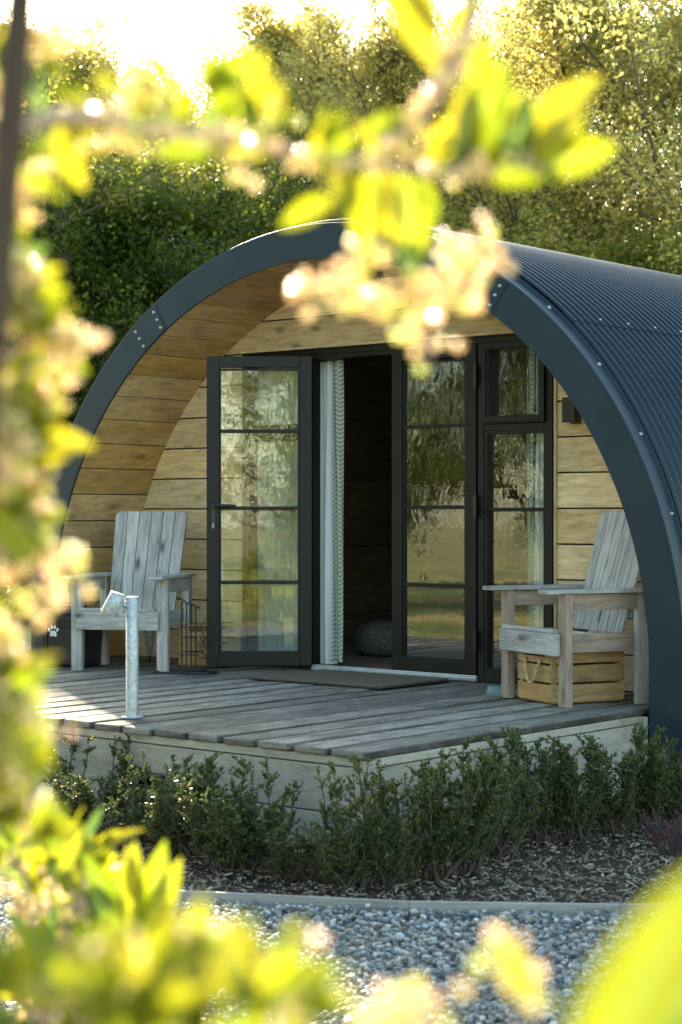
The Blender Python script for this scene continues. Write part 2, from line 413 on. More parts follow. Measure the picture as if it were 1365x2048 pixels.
EDGE=[(-3.2,-5.9),(-.6,-4.85),(1.2,-3.93),(2.262,-3.366),(3.086,-2.934),(3.735,-2.455),(4.6,-1.6),(5.6,-.2),(6.3,1.6)]
sheet('gravel_area',EDGE[::-1]+[(-3.2,-9.5),(1,-11.0),(6.2,-11.0),(8.4,-7.5),(9,-3),(8.6,1.6)],-.014,M['gravel'])
sheet('planting_bed',EDGE+[(3.2,7.5),(-2.9,7.5),(-3.4,-2)],-.010,M['mulch'])
sheet('path',[(-30,6),(-3.6,5.0),(-3.6,6.6),(-30,9)],-.018,M['path'])

def inside_edge(x,y):
    """>0 : gravel side (towards camera) of the edging board"""
    best=1e9;side=0
    for (ax,ay),(bx,by) in zip(EDGE[:-1],EDGE[1:]):
        dx,dy=bx-ax,by-ay; L=dx*dx+dy*dy
        tt=np.clip(((x-ax)*dx+(y-ay)*dy)/L,0,1); qx=ax+tt*dx;qy=ay+tt*dy
        d=np.hypot(x-qx,y-qy); s_=np.sign((x-ax)*dy-(y-ay)*dx)
        upd=d<best; best=np.where(upd,d,best); side=np.where(upd,s_,side)
    return best*side
def ico(sub):
    import bmesh
    b=bmesh.new(); bmesh.ops.create_icosphere(b,subdivisions=sub,radius=1); b.verts.ensure_lookup_table()
    V=np.array([v.co[:] for v in b.verts]); F=np.array([[v.index for v in f.verts] for f in b.faces]); b.free(); return V,F
ICO1=ico(1); ICO2=ico(2)
def rotmats(n,tilt=PI):
    q=rng.normal(size=(n,4)); q/=np.linalg.norm(q,axis=1)[:,None]
    w,x,y,z=q.T
    return np.stack([1-2*(y*y+z*z),2*(x*y-z*w),2*(x*z+y*w),2*(x*y+z*w),1-2*(x*x+z*z),2*(y*z-x*w),2*(x*z-y*w),2*(y*z+x*w),1-2*(x*x+y*y)],1).reshape(n,3,3)
def rz_tilt(n,tilt):
    a=rng.uniform(0,2*PI,n); b=rng.normal(0,tilt,n); c=rng.normal(0,tilt,n)
    ca,sa=np.cos(a),np.sin(a); cb,sb=np.cos(b),np.sin(b); cc,sc=np.cos(c),np.sin(c)
    Z=np.zeros(n);O=np.ones(n)
    Rz=np.stack([ca,-sa,Z,sa,ca,Z,Z,Z,O],1).reshape(n,3,3)
    Rx=np.stack([O,Z,Z,Z,cb,-sb,Z,sb,cb],1).reshape(n,3,3)
    Ry=np.stack([cc,Z,sc,Z,O,Z,-sc,Z,cc],1).reshape(n,3,3)
    return Rz@Rx@Ry
def scatter(name,P,S3,Rm,base,mat,smooth,jit=0,parent=None):
    V0,F0=base; n=len(P)
    V=V0[None]*S3[:,None,:]
    if jit: V=V*(1+rng.normal(0,jit,(n,len(V0),1)))
    V=np.einsum('nij,nvj->nvi',Rm,V)+P[:,None,:]
    F=(F0[None]+np.arange(n)[:,None,None]*len(V0)).reshape(-1,F0.shape[1])
    return npmesh(name,V.reshape(-1,3),F,mat,parent,smooth)
def in_view(x,y,m=160,dmin=5.0,dmax=9.5):
    dx=x-CAM[0];dy=y-CAM[1]; t=dx*FW.x+dy*FW.y; k=(dx*RT.x+dy*RT.y)/t*FPX+682.5
    return (t>dmin)&(t<dmax)&(k>-m)&(k<1365+m)
N=90000
x=rng.uniform(-.5,6.5,N); y=rng.uniform(-7,-.5,N)
s_=inside_edge(x,y); k=(s_>.02)&in_view(x,y); x=x[k];y=y[k]; n=len(x)
rad=rng.gamma(5,.0017,n).clip(.004,.017)
S3=np.stack([rad*rng.uniform(.95,1.5,n),rad*rng.uniform(.75,1.05,n),rad*rng.uniform(.5,.8,n)],1)
z=rng.uniform(-.008,.022,n)
o=scatter('gravel',np.stack([x,y,z],1),S3,rz_tilt(n,.35),ICO1,M['pebble'],True,.07)
tag(o,'loose grey and white rounded gravel in front of the planting bed','gravel',kind='stuff')
print('pebbles',n)
# bark chips
CUBE=(np.array([[a,b,c] for a in(-1,1) for b in(-1,1) for c in(-1,1)],float),np.array([(0,1,3,2),(4,6,7,5),(0,4,5,1),(2,3,7,6),(0,2,6,4),(1,5,7,3)]))
CHV=CUBE[0].copy(); CHV[:4,1]*=.5; CHV[4:,2]*=.6; CHIP=(CHV,CUBE[1])
N=60000
x=rng.uniform(.2,5.2,N); y=rng.uniform(-4.6,2,N)
s_=inside_edge(x,y); k=(s_<-.03)&in_view(x,y,200)&~((x<2.36)&(y>-2.28))&(x<4.3); x=x[k];y=y[k];n=len(x)
L=rng.gamma(3.2,.0032,n).clip(.003,.035)
S3=np.stack([L,L*rng.uniform(.15,.42,n),rng.uniform(.0012,.004,n)],1)
o=scatter('bark_mulch',np.stack([x,y,rng.uniform(-.006,.018,n)],1),S3,rz_tilt(n,.28),CHIP,M['chip'],False,.05)
tag(o,'brown and grey bark mulch under the low hedge','mulch',kind='stuff')
print('chips',n)
# edging board
mb=MB()
for (ax,ay),(bx,by) in zip(EDGE[:-1],EDGE[1:]):
    mb.bar((ax,ay,.006),(bx,by,.006),.022,.075)
ed=mb.build('edging_board',M['edge_wood'],bevel=.003)
for (ax,ay),(bx,by) in zip(EDGE[2:6],EDGE[3:7]):
    for t_ in (.08,.62):
        mb=MB(); mb.box((ax+(bx-ax)*t_-.012,ay+(by-ay)*t_+.022,.0),(.03,.022,.07),Matrix.Rotation(math.atan2(by-ay,bx-ax),3,'Z')); mb.build('peg',M['edge_wood'],ed,bevel=.003)
tag(ed,'long thin grey timber edging between gravel and bark mulch','garden edging')

n=170; x=rng.uniform(.6,4.6,n); y=rng.uniform(-5.6,.2,n); on=(x<2.3)&(y>-2.25); z=np.where(on,.503,.024)
V0=np.array([[-1,0,0],[-.3,-.45,.1],[.5,-.4,.0],[1,0,.15],[.5,.4,.0],[-.3,.45,.1]],float); F0=np.array([[0,1,2,5],[2,3,4,5]])
L=rng.uniform(.006,.016,n); keep=~on|(rng.random(n)<.5)
o=scatter('leaf_litter',np.stack([x,y,z],1)[keep],np.stack([L,L,L],1)[keep],rz_tilt(n,.2)[keep],(V0,F0),leafmat('dry fallen leaves',[(.25,.14,.05),(.38,.26,.09),(.16,.09,.04),(.34,.32,.10)],.3),False,.05)
tag(o,'small dry fallen leaves scattered over gravel, mulch and deck','leaf litter',kind='stuff')

# ------------------------------------------------ cabin
DZ=.5; CZ=.705
cabin=empty('arched_cabin',(0,0,0)); tag(cabin,'arched glamping cabin with dark blue corrugated roof and timber front behind the deck','cabin')
def arc(r,a0,a1,n): return [(r*math.cos(a0+(a1-a0)*i/n),CZ+r*math.sin(a0+(a1-a0)*i/n)) for i in range(n+1)]
def stilted(r,n=72,z0=0.0):
    pts=[(r,z0)]+[(r,z0+(CZ-z0)*.5)]+arc(r,0,PI,n)+[(-r,z0+(CZ-z0)*.5),(-r,z0)]
    return pts
RI,RO=2.405,2.605
# rim front face plus depth (channel)
mb=MB()
def ringsolid(mb,ri,ro,y0,y1,n=96,z0=-.02):
    A=stilted(ri,n,z0);B=stilted(ro,n,z0)
    k=len(A)
    sec=[]
    for (xa,za),(xb,zb) in zip(A,B): sec.append([(xa,y0,za),(xb,y0,zb),(xb,y1,zb),(xa,y1,za)])
    V=[p for s_ in sec for p in s_]
    fs=[];us=[]
    for i in range(k-1):
        for j in range(4):
            j2=(j+1)%4; fs.append((i*4+j,(i+1)*4+j,(i+1)*4+j2,i*4+j2)); us.append([(0,0)]*4)
    mb.add(V,fs,us,0,False)
ringsolid(mb,RI,RO,0,.018)
rim=mb.build('arch_rim',M['rim'],cabin)
# joint plates, seams, bolts
def polar(r,a,y): return Vector((r*math.cos(a),y,CZ+r*math.sin(a)))
bolts=[]
for a,sg in ((R(121.5),1),(R(55.2),1)):
    mb=MB()
    # splice plate: curved thin plate 2 mm proud, ending at the seam
    da=.105*sg
    n=8;P=[]
    for i in range(n+1):
        for r in (RI+.004,RO-.004): P.append(polar(r,a+da*i/n,-.0025))
    fs=[(i*2,i*2+1,i*2+3,i*2+2) for i in range(n)]
    mb.add(P,fs,[[(0,0)]*4]*n)
    # rim of plate edges
    for e in (0,n):
        p0=P[e*2];p1=P[e*2+1]
        mb.add([p0,p1,p1+Vector((0,.004,0)),p0+Vector((0,.004,0))],[(0,1,2,3)],[[(0,0)]*4])
    for aa in (a+da*.12,a+da*.9):
        for rr in (RI+.035,(RI+RO)/2,RO-.04): bolts.append(polar(rr,aa,-.003))
    mb.build('splice_plate',M['rim'],rim)
for a in (R(121.3),R(55.0)):
    mb=MB(); mb.bar(polar(RI+.001,a,-.0005),polar(RO-.001,a,-.0005),.003,.002,up=(0,1,0))
    mb.build('seam',M['black'],rim)
RXm=Matrix.Rotation(R(90),3,'X')
for p in bolts:
    b=MB(); b.lathe([(0,.009),(.006,.0085),(.011,.005),(.0125,0)],p,RXm,12); b.build('bolt',M['bolt'],rim)
# side flashing
mb=MB()
def shell(mb,r,y0,y1,a0,a1,n,ny=1,th=.003,rf=None):
    P=[]
    for i in range(n+1):
        a=a0+(a1-a0)*i/n
        for j in range(ny+1):
            yy=y0+(y1-y0)*j/ny; rr=r+(rf(yy) if rf else 0)
            P.append(polar(rr,a,yy))
    mb.grid(P,n+1,ny+1,mat=0,smooth=True)
def flash_profile(mb):
    prof=[(RO+.001,.0),(RO+.012,.0015),(RO+.014,.006),(RO+.016,.125),(RO+.030,.13),(RO+.032,.145)]
    P=[];A=[(None,0.0)]
    n=120
    pts=[]
    for i in range(n+1):
        a=PI*i/n; pts.append((math.cos(a),math.sin(a),0))
    rows=[]
    rows.append([(r,y_,-.02) for r,y_ in prof])
    for c,s_,_ in pts: rows.append([(r*c,y_,CZ+r*s_) for r,y_ in prof])
    rows.append([(-r,y_,-.02) for r,y_ in prof])
    for rw in rows: P+=rw
    mb.grid(P,len(rows),len(prof),smooth=False)
flash_profile(mb); fl=mb.build('flashing',M['rim'],cabin)
for aa in np.arange(R(-2),R(182),R(10.3)):
    p=polar(RO+.016,aa,.10); b=MB()
    rad=Vector((math.cos(aa),0,math.sin(aa))); Mx=rad.to_track_quat('Z','Y').to_matrix()
    b.lathe([(0,.010),(.007,.009),(.012,.004),(.014,0)],p,Mx,12); b.build('bolt',M['bolt'],fl)
# corrugated roof: three lapped sheets
ROOF_Y1=7.3
def corr(yy): return .018*math.cos(2*PI*yy/.076)
NY=int((ROOF_Y1-.13)/.0095)
for a0,a1,dr in ((R(0),R(48),0),(R(46),R(134),.006),(R(132),R(180),0)):
    mb=MB(); shell(mb,RO+.034+dr,.135,ROOF_Y1,a0,a1,26,NY,rf=corr)
    if dr==0:
        s_=1 if a0<1 else -1
        P=[]
        for zz in (-.02,CZ):
            for j in range(NY+1):
                yy=.135+(ROOF_Y1-.135)*j/NY; P.append((s_*(RO+.034+corr(yy)),yy,zz))
        mb.grid(P,2,NY+1,smooth=True)
    mb.build('roof_sheet',M['roof'],cabin)
# roof screws in lap
for s_ in (47,133):
    for k in range(22):
        yy=.135+.076*(4*k+.0)+.017
        yy=round(yy/.076)*.076
        if yy>ROOF_Y1-.1 or yy<.2: continue
        rad=Vector((math.cos(R(s_)),0,math.sin(R(s_)))); Mx=rad.to_track_quat('Z','Y').to_matrix()
        mb=MB(); mb.lathe([(0,.010),(.006,.009),(.009,.003),(.011,0)],polar(RO+.050,R(s_),yy),Mx,8); mb.build('roof_screw',M['bolt'],cabin)
# soffit planks
mb=MB(); pa=.2/RI; n=int(PI/pa)+1; pa=PI/n
WY=.74
def plankarc(mb,r,y0,y1,z_low,step):
    pts=[]
    m=int(round(PI/step)); 
    for i in range(m+1):
        a=PI*i/m; pts.append((r*math.cos(a),CZ+r*math.sin(a)))
    pts=[(r,z_low)]+pts+[(-r,z_low)]
    for (x0,z0),(x1,z1) in zip(pts[:-1],pts[1:]):
        d=Vector((x1-x0,0,z1-z0)); L=d.length; d.normalize(); g=.0045
        nrm=Vector((d.z,0,-d.x)) # outward-ish
        a=Vector((x0,0,z0))+d*g; b=Vector((x1,0,z1))-d*g
        off=random.uniform(-.0015,.0015)
        c=(a+b)/2+nrm*(.011+off); c.y=(y0+y1)/2
        Mx=Matrix((Vector((0,1,0)),d,nrm)).transposed()
        mb.box(c,(y1-y0,(b-a).length,.02),Mx)
plankarc(mb,RI+.001,.0185,WY,DZ,.2/RI)
mb.build('soffit',M['soffit_wood'],cabin,bevel=.004)
# dark backing above soffit
mb=MB(); ringsolid(mb,RI+.035,RI+.06,.02,ROOF_Y1-.1,48); mb.build('shell_lining',M['black'],cabin)
# front wall planks (clipped to arch), openings for frame
FX0,FX1,FZ1=-1.235,1.315,2.64
mb=MB()
def halfw(z):
    return math.sqrt(max(0,(RI+.005)**2-max(0,z-CZ)**2))
def wallboard(mb,z0,z1,xa,xb,y=WY,th=.03):
    """board with arch-cut ends between xa,xb (None = arch)"""
    g=.0045; z0+=g;z1-=g
    ou,ov=random.uniform(0,50),random.uniform(0,50)
    nseg=4;L=[];Rr=[]
    for i in range(nseg+1):
        z=z0+(z1-z0)*i/nseg; h=halfw(z)
        xl=-h if xa is None else max(-h,xa); xr=h if xb is None else min(h,xb)
        if xr-xl<.01: break
        L.append((xl,z)); Rr.append((xr,z))
    if len(L)<2: return
    jit=random.uniform(-.002,.002)
    poly=L+Rr[::-1]; k=len(poly)
    yf=y+jit;yb=y+th
    V=[(x,yf,z) for x,z in poly]+[(x,yb,z) for x,z in poly]
    fs=[tuple(range(k))[::-1]]; us=[[(poly[i][0]+ou,poly[i][1]+ov) for i in range(k)][::-1]]
    for i in range(k):
        j=(i+1)%k; fs.append((i,j,k+j,k+i)); us.append([(poly[i][0]+ou,poly[i][1]+ov),(poly[j][0]+ou,poly[j][1]+ov),(poly[j][0]+ou,poly[j][1]+ov+.03),(poly[i][0]+ou,poly[i][1]+ov+.03)])
    mb.add(V,fs,us)
zz=DZ; H=.2143
while zz<3.1:
    z1=zz+H
    if zz<FZ1-.01:
        z1=min(z1,FZ1) if FZ1-z1<.05 and z1>FZ1 else z1
        wallboard(mb,zz,min(z1,FZ1),None,FX0); wallboard(mb,zz,min(z1,FZ1),FX1,None)
        if z1>FZ1: z1=FZ1
    else: 
        wallboard(mb,zz,z1,None,None)
    zz=z1
mb.build('front_wall',M['wall_wood'],cabin,bevel=.004)
mb=MB()
for (xa,xb,za,zb) in ((-2.3,FX0,DZ,2.0),(FX1,2.3,DZ,2.0),(-1.3,1.3,FZ1,2.85)): mb.box(((xa+xb)/2,WY+.045,(za+zb)/2),(xb-xa,.01,zb-za))
mb.build('breather_membrane',M['black'],cabin)
# thin timber trim beside the frame, right and top
mb=MB(); mb.box((FX1+.011,WY-.008,(DZ+FZ1)/2),(.016,.02,FZ1-DZ)); mb.box(((FX0+FX1)/2,WY-.012,FZ1+.009),(FX1-FX0+.04,.022,.016)); mb.build('trim',M['wall_wood'],cabin,bevel=.002)
# frame
mb=MB(); FY=WY-.03; FT=.075; FYc=FY+FT/2
HX0,HX1=-.585,.765
def fr(x0,x1,z0,z1,dy=0,th=FT): mb.box(((x0+x1)/2,FYc+dy,(z0+z1)/2),(x1-x0,th,z1-z0))
J=.045
fr(FX0,FX0+J,DZ,FZ1); fr(FX1-J,FX1,DZ,FZ1); fr(HX0-J,HX0,DZ,FZ1-J); fr(HX1,HX1+J,DZ,FZ1-J)
fr(FX0+J,FX1-J,FZ1-J,FZ1,-.002)
fr(FX0+J,HX0-J,DZ,DZ+J+.02,-.001); fr(HX1+J,FX1-J,DZ,DZ+J+.02,-.001)
fr(HX0,HX1,FZ1-J-.03,FZ1-J,.004)
fr(FX0+J,FX1-J,FZ1+.0005-.012,FZ1-.002,-.045,.03)
frame=mb.build('door_frame',M['frame'],cabin,bevel=.003)
mb=MB(); mb.box(((HX0+HX1)/2,FYc-.012,DZ+.012),(HX1-HX0,.095,.022)); mb.box(((HX0+HX1)/2,FYc-.045,DZ+.030),(HX1-HX0,.012,.014)); mb.build('threshold',M['alu'],cabin,bevel=.003)
# sidelights: transom sash over fixed sash
def sidelight(x0,x1):
    tz=2.08
    mb=MB()
    def rect(x0,x1,z0,z1,w,y,th):
        mb.box((x0+w/2,y,(z0+z1)/2),(w,th,z1-z0)); mb.box((x1-w/2,y,(z0+z1)/2),(w,th,z1-z0))
        mb.box(((x0+x1)/2,y-.001,z0+w/2),(x1-x0-2*w,th,w)); mb.box(((x0+x1)/2,y-.001,z1-w/2),(x1-x0-2*w,th,w))
    rect(x0,x1,tz+.012,FZ1-J,.048,FYc-.014,FT)
    rect(x0,x1,tz+.022,FZ1-J-.012,.030,FYc-.05,.02)
    mb.box(((x0+x1)/2,FYc,tz-.01),(x1-x0,FT-.006,.04))
    for zb in (1.565,1.075): mb.box(((x0+x1)/2,FYc,zb),(x1-x0,.045,.024))
    rect(x0,x1,DZ+J+.02,tz-.03,.022,FYc-.004,FT-.02)
    w=mb.build('window',M['frame'],cabin,bevel=.002)
    for za,zb in ((tz+.055,FZ1-J-.045),(1.577,tz-.03),(1.087,1.553),(DZ+J+.04,1.063)):
        g=MB(); g.box(((x0+x1)/2,FYc+.008,(za+zb)/2),(x1-x0-.03,.006,zb-za+.004)); g.build('pane',M['glass'],w)
sidelight(FX0+J,HX0-J); sidelight(HX1+J,FX1-J)
# door leaves (local x from hinge, y toward outside is -)
def leaf(hinge,rot,w,sx,handle):
    e=Matrix.Rotation(rot,4,'Z'); T=Matrix.Translation(hinge)@e
    H=2.055; st=.082; th=.055
    mb=MB()
    X=lambda v: v*sx
    mb.box((X(st/2),0,H/2),(st,th,H)); mb.box((X(w-st/2),0,H/2),(st,th,H))
    mb.box((X(w/2),-.001,st/2),(w-2*st,th,st)); mb.box((X(w/2),-.001,H-st/2+.004),(w-2*st,th,st-.008))
    bars=(.552,1.045,1.557)
    for b in bars: mb.box((X(w/2),0,b),(w-2*st,.04,.024))
    # glazing bead
    for x_ in (st+.006,w-st-.006): mb.box((X(x_),0,H/2),(.014,.036,H-2*st+.01))
    for z_ in (st+.006,H-st-.006): mb.box((X(w/2),0,z_),(w-2*st-.028,.034,.014))
    d=mb.build('door',M['frame'],cabin,bevel=.003); d.matrix_local=T
    zs=[st]+list(bars)+[H-st]
    for za,zb in zip(zs[:-1],zs[1:]):
        g=MB(); g.box((X(w/2),.002,(za+zb)/2),(w-2*st-.004,.006,zb-za-.02)); g.build('pane',M['glass_flat'] if handle else M['glass'],d)
    for hz in (.22,1.05,1.86):
        g=MB(); g.box((X(-.004),-.040,hz),(.022,.022,.13)); g.tube([(X(-.012),-.047,hz-.075),(X(-.012),-.047,hz+.075)],.008,10); g.build('hinge',M['black'],d,bevel=.002)
    if handle:
        for sy in (-1,1):
            g=MB(); xx=X(w-.045)
            g.box((xx,sy*(th/2+.004),.975),(.032,.008,.16))
            g.tube([(xx,sy*(th/2+.006),1.06),(xx,sy*(th/2+.045),1.06)],.010,10)
            g.tube([(xx,sy*(th/2+.045),1.06),(xx-X(.05),sy*(th/2+.05),1.062),(xx-X(.145),sy*(th/2+.048),1.062)],[.010,.0105,.008],10)
            g.build('handle',M['black'],d,bevel=.003)
            g=MB(); g.lathe([(0,.004),(.006,.004),(.008,0)],(xx,sy*(th/2+.008),.945),Matrix.Rotation(R(90*sy),3,'X'),12); g.box((xx,sy*(th/2+.010),.93),(.009,.004,.028)); g.build('lock_cylinder',M['bolt'],d)
    else:
        g=MB(); g.box((X(w+.0015),0,1.05),(.004,.03,.17)); g.build('lock_plate',M['alu'],d)
    return d
leaf((.757,FYc-.02,DZ+.035),0,.665,-1,False)
# open leaf : hinged at left jamb, swung out so it faces the camera
leaf((HX0+.005,FYc-.055,DZ+.03),R(219.5),.70,1,True)
# the open leaf is mirrored: handle is on its free edge
# room
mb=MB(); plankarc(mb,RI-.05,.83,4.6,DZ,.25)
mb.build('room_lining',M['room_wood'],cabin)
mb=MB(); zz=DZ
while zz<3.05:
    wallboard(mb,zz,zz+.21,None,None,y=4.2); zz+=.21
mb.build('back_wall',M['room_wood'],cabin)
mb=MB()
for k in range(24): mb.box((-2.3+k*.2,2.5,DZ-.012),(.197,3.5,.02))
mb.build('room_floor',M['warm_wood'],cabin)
# rear closure of the cabin
mb=MB(); zz=0
while zz<3.2:
    wallboard(mb,zz,zz+.2,None,None,y=ROOF_Y1-.12); zz+=.2
mb.build('rear_wall',M['wall_wood'],cabin)
# wall lights (fixed)
for xx in (1.47,-1.37):
    mb=MB(); mb.box((xx,WY-.012,2.155),(.07,.02,.16)); mb.box((xx,WY-.062,2.155),(.085,.075,.15)); mb.build('wall_light',M['black'],cabin,bevel=.006)
# trim where soffit meets wall - none

# curtains
def curtain(name,x0,x1,y,z0,z1,mat,folds,amp,label,taper=0,n=90,parent=None):
    mb=MB();P=[];nz=22
    ph=random.uniform(0,6)
    for i in range(n+1):
        t=i/n
        for j in range(nz+1):
            v=j/nz; z=z0+(z1-z0)*v
            sh=taper*math.sin(v*PI*.9)
            x=x0+(x1-x0)*t+sh*t+ .006*math.sin(v*7+t*20)
            yy=y+amp*(.6+.4*(1-v))*math.sin(t*folds*2*PI+ph+.5*math.sin(v*3+t*9))+amp*.3*math.sin(t*folds*4.7*PI+v*2)
            P.append((x,yy,z))
    mb.grid(P,n+1,nz+1,uvf=lambda i,j:(i/n*(x1-x0)*1.6,j/nz*(z1-z0)))
    return mb
c=curtain('',-.76,-.505,.845,.53,2.56,None,3.2,.028,'').build('curtain',M['curtain'])
tag(c,'bunched white curtain with patterned edge hanging in the open doorway','curtain')
e=curtain('',-.515,-.445,.83,.55,2.56,None,1.2,.03,'',taper=.03).build('patterned_edge',M['curtain_pat'],c)
c=curtain('',-1.19,-.64,.83,.53,2.56,None,6,.03,'').build('curtain',M['curtain'])
tag(c,'pale curtain behind the left side window, seen through the open door pane','curtain')
c=curtain('',1.10,1.28,.84,.53,2.56,None,3,.028,'').build('curtain',M['curtain'])
tag(c,'white curtain at the right edge of the right side window','curtain')
curtain('',1.055,1.11,.83,.55,2.56,None,1.1,.02,'').build('patterned_edge',M['curtain_pat'],c)
# pouf
t=NT('knitted wool'); tc=t.n('TexCoord'); v=t.n('TexVoronoi',ins={'Vector':tc.outputs['Object'],'Scale':70.0})
t.l(t.ramp(v.outputs['Distance'],[(.1,(.36,.34,.30)),(.6,(.12,.11,.10))]),t.p.inputs['Base Color']); t.p.inputs['Roughness'].default_value=.95; t.bump(t.math('SUBTRACT',1.0,v.outputs['Distance']),1.0,.012); M['knit']=t.mat
V,F=ICO2; 
mb=MB(); prof=[(.0,.0),(.17,.005),(.225,.04),(.245,.11),(.235,.18),(.19,.23),(.10,.25),(0,.245)]
mb.lathe(prof,(-.98,2.0,DZ),None,32); tag(mb.build('pouf',M['knit']),'round knitted grey floor cushion on the floor inside the doorway','pouf')
# lamp + sofa in the dark room
lamp=empty('floor_lamp',(-1.35,2.9,DZ)); tag(lamp,'dim drum lamp standing in the dark room behind the doorway','lamp')
mb=MB(); mb.lathe([(0,0),(.13,0),(.13,.02),(.012,.03),(.012,.9),(0,.9)],(0,0,0),None,20); mb.build('stand',M['black'],lamp)
mb=MB(); mb.lathe([(.15,.88),(.19,.98),(.2,1.08),(.19,1.18),(.14,1.26)],(0,0,0),None,28); mb.build('lamp_shade',M['room_wood'],lamp)
sofa=empty('sofa',(-.2,3.3,DZ)); tag(sofa,'dark low sofa against the back of the room','sofa')
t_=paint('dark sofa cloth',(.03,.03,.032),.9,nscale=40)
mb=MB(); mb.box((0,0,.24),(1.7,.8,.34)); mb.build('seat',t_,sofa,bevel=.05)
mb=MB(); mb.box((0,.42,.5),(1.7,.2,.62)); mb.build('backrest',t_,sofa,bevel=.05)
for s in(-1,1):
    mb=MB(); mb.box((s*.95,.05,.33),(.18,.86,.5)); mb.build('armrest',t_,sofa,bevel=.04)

# ------------------------------------------------ deck
deck=empty('wooden_deck',(0,0,0)); tag(deck,'weathered grey timber deck with pale plank skirt in front of the cabin','deck')
mb=MB(); x=2.372; k=0
while x>-2.40:
    w=.224; x0=max(x-w,-2.4)
    y0=-2.322+random.uniform(-.008,.008); y1=.68
    th=.034; zt=DZ-.018+random.uniform(-.005,.001)
    rx=Matrix.Rotation(random.uniform(-.022,.022),3,'Y')
    a=x-.012; b=x0+.012
    # split long boards once, at a staggered place
    mb.box(((a+b)/2,(y0+y1)/2,zt),(a-b,y1-y0,th),rx)
    x-=w;k+=1
mb.build('decking',M['deck_wood'],deck,bevel=.009)
mb=MB()
def course(x0,x1,z0,z1,cuts,axis,pos,sgn):
    cs=[x0]+cuts+[x1]
    for a,b in zip(cs[:-1],cs[1:]):
        j=random.uniform(-.003,.003)
        if axis=='x': mb.box(((a+b)/2,pos+j,(z0+z1)/2),(b-a-.004,.045,z1-z0-.006))
        else: mb.box((pos+j,(a+b)/2,(z0+z1)/2),(.045,b-a-.004,z1-z0-.006))
for z0,z1,cx_,cy_ in ((.42,.464,[.2],[-.6]),(.205,.42,[.93,-.8],[-1.55]),(-.02,.205,[.35],[-.5]),):
    course(-2.38,2.315,z0,z1,sorted(cx_),'x',-2.275,-1)
    course(-2.252,-.035,z0,z1,sorted(cy_),'y',2.337-.0,1)
mb.build('skirt',M['skirt_wood'],deck,bevel=.004)
mb=MB(); mb.box((2.336,-2.274,.22),(.05,.05,.47)); mb.build('corner_post',M['skirt_wood'],deck,bevel=.004)
mb=MB(); mb.box((2.362,-.02,.225),(.078,.03,.47)); mb.build('end_post',M['skirt_wood'],deck,bevel=.003)
mb=MB(); mb.box((0,-1.1,.2),(4.55,2.2,.4)); mb.build('underdeck_dark',M['black'],deck)  # solid black block stands in for the shade below the boards
# skirt lamp
mb=MB(); mb.box((1.06,-2.305,.262),(.10,.015,.045)); mb.box((1.06,-2.345,.281),(.15,.085,.008)); 
for sx in(-1,1): mb.box((1.06+sx*.07,-2.345,.257),(.008,.08,.04))
mb.box((1.06,-2.345,.234),(.148,.085,.006))
mb.build('skirt_light',M['black'],deck,bevel=.002)

# ------------------------------------------------ chairs
def make_chair(WM):
    """front centre at origin, faces -y, width .62 in x"""
    ch=empty('garden_chair')
    W=.30;D=.49
    G=M['grey_wood']
    for sx in(-1,1):
        mb=MB(); mb.box((sx*W,0,.305),(.075,.045,.61)); mb.build('leg',WM,ch,bevel=.003)
        mb=MB(); mb.box((sx*W,D,.305),(.045,.07,.61)); mb.build('leg',G,ch,bevel=.003)
        mb=MB(); mb.box((sx*(W-.005),.20,.622),(.105,.68,.022)); mb.build('armrest',G,ch,bevel=.004)
        mb=MB(); mb.box((sx*(W+.0),D/2,.565),(.03,D-.05,.088)); mb.build('arm_rail',WM,ch,bevel=.003)
        mb=MB(); mb.box((sx*(W-.035),D/2-.02,.34),(.035,D+.06,.10)); mb.build('side_rail',WM,ch,bevel=.003)
    mb=MB(); mb.box((0,-.045,.335),(.575,.04,.12)); mb.build('apron',G,ch,bevel=.005)
    mb=MB()
    for k in range(5):
        mb.box((0,-.01+k*.112,.400-.012*k+.004),(.52,.104,.022),Matrix.Rotation(R(-5),3,'X'))
    mb.build('seat',G,ch,bevel=.003)
    # reclined back of six boards with rounded top corners
    mb=MB(); bw=.088; n=6; ang=R(17)
    for k in range(n):
        x0=(k-n/2)*bw+.0025; x1=x0+bw-.005
        ztop=.70; pts=[(x0,0),(x1,0)]
        top=[]
        steps=6
        for i in range(steps+1):
            x=x1+(x0-x1)*i/steps
            e=n/2*bw-abs(x); r=.045
            dz=0 if e>=r else r-math.sqrt(max(0,r*r-(r-e)**2))
            top.append((x,ztop-dz))
        pts+=top
        ou,ov=random.uniform(0,50),random.uniform(0,50)
        kk=len(pts); V=[]
        flare=lambda x,z: x*(1+.10*(1-z/.7)*-1+.0)
        for yy in (0,.022):
            for x,z in pts: V.append((flare(x,z),yy+.40+ (z)*math.sin(ang),.385+z*math.cos(ang)))
        fs=[tuple(range(kk))]; us=[[(z+ou,x+ov) for x,z in pts]]
        fs.append(tuple(range(2*kk-1,kk-1,-1))); us.append([(z+ou,x+ov+.5) for x,z in pts][::-1])
        for i in range(kk):
            j=(i+1)%kk; fs.append((j,i,kk+i,kk+j)); us.append([(pts[j][1]+ou,pts[j][0]+ov),(pts[i][1]+ou,pts[i][0]+ov),(pts[i][1]+ou,pts[i][0]+ov+.02),(pts[j][1]+ou,pts[j][0]+ov+.02)])
        mb.add(V,fs,us)
    mb.build('backrest',G,ch,bevel=.002)
    mb=MB()
    for z in (.12,.52): mb.box((0,.40+z*math.sin(ang)+.04,.385+z*math.cos(ang)),(.5,.028,.07),Matrix.Rotation(-ang,3,'X'))
    mb.build('back_batten',G,ch,bevel=.003)
    return ch
